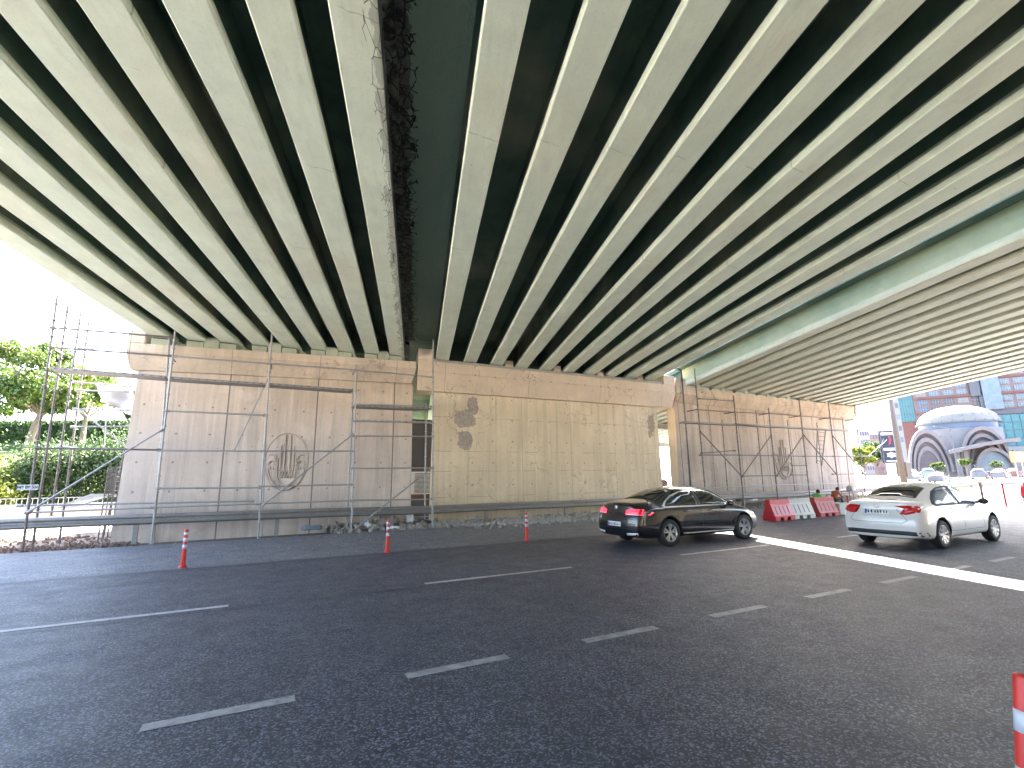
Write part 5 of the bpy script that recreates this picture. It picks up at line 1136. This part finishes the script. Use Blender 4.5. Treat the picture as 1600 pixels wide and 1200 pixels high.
# curtain wall mullions for cyan glass
m=MB()
for k in range(6): f.rect(m,uG+(uL-uG)/6*k,zz(655),uG+(uL-uG)/6*k+.1,top-2,-.39,-.3)
for k in range(14): f.rect(m,uG,zz(655)+k*2.5,uL-.02,zz(655)+k*2.5+.12,-.39,-.31)
for k in range(16): f.rect(m,u1+k*1.9,zz(700),u1+k*1.9+.12,zz(652),.46,.55)
for k in range(4): f.rect(m,u1,zz(700)+k*2.4,uR,zz(700)+k*2.4+.14,.46,.56)
m.build('mullion','bgrey',tw)
# white narrow building left of tower
f2=Fac(140,px0=1425); wb=thing('apartment_block','narrow white block with dark leaf marks left of the office tower','building',tuple(f2.o))
ua,ub=f2.uvp(1406,700)[0],f2.uvp(1416,700)[0]; m=MB(); f2.rect(m,ua,-3,ub,f2.uvp(1425,585)[1]+8,-10,0); m.build('wall','bwhite',wb)
for k in range(5):
    for q in range(1):
        z=f2.uvp(1425,690-18*k)[1]; m=MB(); f2.rect(m,ua+.5+1.6*q,z,ua+1.2+1.6*q,z+1.4,.01,.1); m.build('window','bdark' if (k+q)%2 else 'gpale',wb)
# low far blocks left
for k,(x0,x1,yt,D,mt,lb) in enumerate([(1346,1362,672,230,'bwhite','low white apartment block far away just past the right scaffold'),(1360,1380,678,260,'bpink','pinkish apartment block far behind the navy banner')]):
    ff=Fac(D,px0=(x0+x1)/2); b_=thing('apartment_block',lb,'building',tuple(ff.o)); ua,ub=ff.uvp(x0,700)[0],ff.uvp(x1,700)[0]; zt=ff.uvp((x0+x1)/2,yt)[1]
    m=MB(); ff.rect(m,ua,-5,ub,zt,-12,0); m.build('wall',mt,b_); nz=5
    for i in range(nz):
        for j in range(4):
            m=MB(); z=zt*(i+.4)/nz; ff.rect(m,ua+(ub-ua)*(j+.25)/4,z,ua+(ub-ua)*(j+.75)/4,z+zt/nz*.45,.02,.2); m.build('window','gblue',b_)
# domed hall
f=Fac(112); dm=thing('domed_hall','domed hall with stacked white arches and a blue window band under its roof','building',tuple(f.o))
def up(px,py): return f.uvp(px,py)
uc,zc=up(1503,665); ul=up(1437,665)[0]; ur=up(1566,665)[0]; rad=(ur-ul)/2; uc=(ul+ur)/2; D_=112+rad*.75; ztop=atd(1503,633,D_).z-f.o.z; zb_=atd(1503,657,112).z-f.o.z
dc=atd(1503,700,112+rad*.75); rad*=(112+rad*.75)/112
ctr=lambda z,off=0: Vector((dc.x,dc.y,f.o.z+z))
m=MB(); prof=[(rad*math.cos(t*math.pi/24),(ztop-zb_)*math.sin(t*math.pi/24)) for t in range(12)]+[(.01,ztop-zb_)]; m.lathe(ctr(zb_),prof,48); m.build('dome_roof','dome',dm,smooth=True)
m=MB()
for k in range(24):
    a0=2*math.pi*k/24; pts=[ctr(zb_)+Vector(((p_[0]+.04)*math.cos(a0),(p_[0]+.04)*math.sin(a0),p_[1]+.03)) for p_ in prof[::3]]
    for a,b in zip(pts,pts[1:]): m.tube(a,b,.07,n=5)
m.build('dome_rib','bgrey',dm)
zband=atd(1503,668,112).z-f.o.z; m=MB(); m.lathe(ctr(zband),[(rad*.97,0),(rad*.97,zb_-zband-.3)],48); m.build('window_band','gblue',dm,smooth=True)
m=MB(); m.lathe(ctr(zb_-.3),[(rad*.97,0),(rad*1.04,0),(rad*1.04,.3),(rad*1.0,.32)],48); m.build('dome_eave','bgrey',dm)
m=MB(); m.lathe(ctr(-2),[(rad*1.0,0),(rad*1.0,zband+2)],48); m.build('drum_wall','drumst',dm,smooth=True)
def archset(px,pyb,outer_px,pytop,rings,label,off0):
    u0,zb0=up(px,pyb); ro=abs(up(px+outer_px,pyb)[0]-u0); ht=up(px,pytop)[1]-zb0
    for k in range(rings):
        s0=1-k*.2; s1=s0-.105; off=off0-.5*k
        pts=[]
        m=MB(); NN=20
        for i in range(NN):
            t0,t1=math.pi*i/NN,math.pi*(i+1)/NN
            q=[(u0+ro*s*math.cos(t),zb0+ht*s*math.sin(t)) for s,t in ((s0,t0),(s0,t1),(s1,t1),(s1,t0))]
            b=[f.P(a,c,off-1.2) for a,c in q]; tt=[f.P(a,c,off) for a,c in q]; m.hexa(b,tt)
        m.build('arch','arch',dm)
        m=MB(); n_=20; q=[(u0+ro*s1*math.cos(math.pi*i/n_),zb0+ht*s1*math.sin(math.pi*i/n_)) for i in range(n_+1)]
        m.prism(q,lambda a,c,t:tuple(f.P(a,c,t)),off-1.6,off-1.25); m.build('arch_infill','archi' if k<rings-1 else 'arch',dm)
archset(1451,738,34,671,4,'',3.2)
archset(1537,722,38,667,3,'',2.6)
# canopy: curved pale slab
m=MB(); P_=[(1471,706),(1490,701),(1520,694),(1550,689),(1576,686)]
for (a,b),(c,d) in zip(P_,P_[1:]):
    u0,z0=up(a,b);u1_,z1_=up(c,d); m.hexa([f.P(u0,z0-.7,1.5),f.P(u1_,z1_-.9,1.5),f.P(u1_,z1_-.9,6),f.P(u0,z0-.7,6)],[f.P(u0,z0,1.5),f.P(u1_,z1_,1.5),f.P(u1_,z1_,6),f.P(u0,z0,6)])
m.build('canopy','arch',dm)
for px in (1487,1500,1576): u0,z0=up(px,700); m=MB(); f.rect(m,u0-.4,-2,u0+.4,z0-.6,2.5,3.3); m.build('column','arch',dm)
u0,_=up(1548,735); m=MB(); NN=16; ro=abs(up(1580,735)[0]-u0); ht=up(1548,700)[1]-up(1548,738)[1]; zb0=up(1548,738)[1]
for i in range(NN):
    t0,t1=math.pi*i/NN,math.pi*(i+1)/NN; q=[(u0+ro*s*math.cos(t),zb0+ht*s*math.sin(t)) for s,t in ((1,t0),(1,t1),(.86,t1),(.86,t0))]; m.hexa([f.P(a,c,2.0) for a,c in q],[f.P(a,c,3.6) for a,c in q])
m.build('entrance_arch','arch',dm)
m=MB(); q=[(u0+ro*.86*math.cos(math.pi*i/16),zb0+ht*.86*math.sin(math.pi*i/16)) for i in range(17)]; m.prism(q,lambda a,c,t:tuple(f.P(a,c,t)),1.9,2.4); m.build('entrance_glass','gpale',dm)
# lamp post by the dome
a=atd(1498,742,60); lp=thing('street_lamp','slim street lamp with two heads in front of the domed hall','street lamp',tuple(a)); t=atd(1491,668,60); m=MB(); m.tube(a-Vector((0,0,1)),(a.x,a.y,t.z),.09,.06,n=8); m.build('pole','bgrey',lp)
m=MB(); m.tube((a.x,a.y,t.z),(a.x-1.6,a.y+.8,t.z+.25),.05,n=6); m.tube((a.x,a.y,t.z-1.2),(a.x-.9,a.y+.45,t.z-1.0),.05,n=6); m.build('arm','bgrey',lp)
for dx,dy,dz in ((-1.9,.95,.28),(-1.1,.55,-1.0)): m=MB(); m.box(a.x+dx-.3,a.x+dx+.3,a.y+dy-.12,a.y+dy+.12,t.z+dz-.06,t.z+dz+.08); m.build('lamp_head','bgrey',lp)
# navy banner on two posts
f=Fac(62,px0=1392); bn=thing('banner','tall navy blue advertising banner on a post left of the concrete pole','banner',tuple(f.o)); ua,za=f.uvp(1379,724); ub,zt=f.uvp(1402,672)
m=MB(); f.rect(m,ua,za,ub,zt,0,.08); m.build('panel','navy',bn)
m=MB(); W_=ub-ua; Hh=zt-za
for fy,x0,x1 in ((.93,.12,.85),(.88,.12,.80),(.45,.15,.9),(.405,.15,.8),(.07,.2,.8)): f.rect(m,ua+W_*x0,za+Hh*fy-.04*2,ua+W_*x1,za+Hh*fy+.06,.082,.10)
m.build('lettering','signw',bn)
m=MB(); q=[(.45,.55),(.56,.60),(.60,.70),(.56,.82),(.48,.84),(.52,.72)]; m.prism([(ua+W_*a,za+Hh*b) for a,b in q],lambda a,c,t:tuple(f.P(a,c,t)),.082,.11); m.build('red_motif','redpl',bn)
for mx in (-1,1):
    m=MB(); q=[(.5+mx*.22,.58),(.5+mx*.38,.68),(.5+mx*.22,.80),(.5+mx*.30,.68)]; m.prism([(ua+W_*a,za+Hh*b) for a,b in q],lambda a,c,t:tuple(f.P(a,c,t)),.082,.105); m.build('swoosh_motif','gpale',bn)
m=MB(); m.prism([(ua+W_*(.5+.26*math.cos(t*math.pi/6)*(1 if t%2 else .7)),za+Hh*(.25+.10*math.sin(t*math.pi/6)*(1 if t%2 else .7))) for t in range(12)],lambda a,c,t:tuple(f.P(a,c,t)),.082,.105); m.build('emblem','signw',bn)
for u_ in (ua+.3,ub-.3): m=MB(); f.rect(m,u_-.06,-3,u_+.06,zt,-.14,-.01); m.build('post','bdark',bn)
# lamp post at the left photo edge
a=atd(8,372,26); lp=thing('street_lamp','blue grey lamp pole cut off by the left photo edge beside the overpass','street lamp',(a.x,a.y,0)); m=MB(); m.tube((a.x-.0,a.y,gh(a.x,a.y)-.2),(a.x,a.y,a.z+3),.13,.09,n=12); m.build('pole','gblue' if 0 else 'blue_paint',lp,smooth=True)
m=MB(); m.tube((a.x,a.y,a.z+3),(a.x+.5,a.y-1.8,a.z+3.5),.05,n=8); m.build('arm','blue_paint',lp)
print('faces',sum(len(o.data.polygons) for o in bpy.data.objects if o.type=='MESH'),'objs',len(bpy.data.objects))
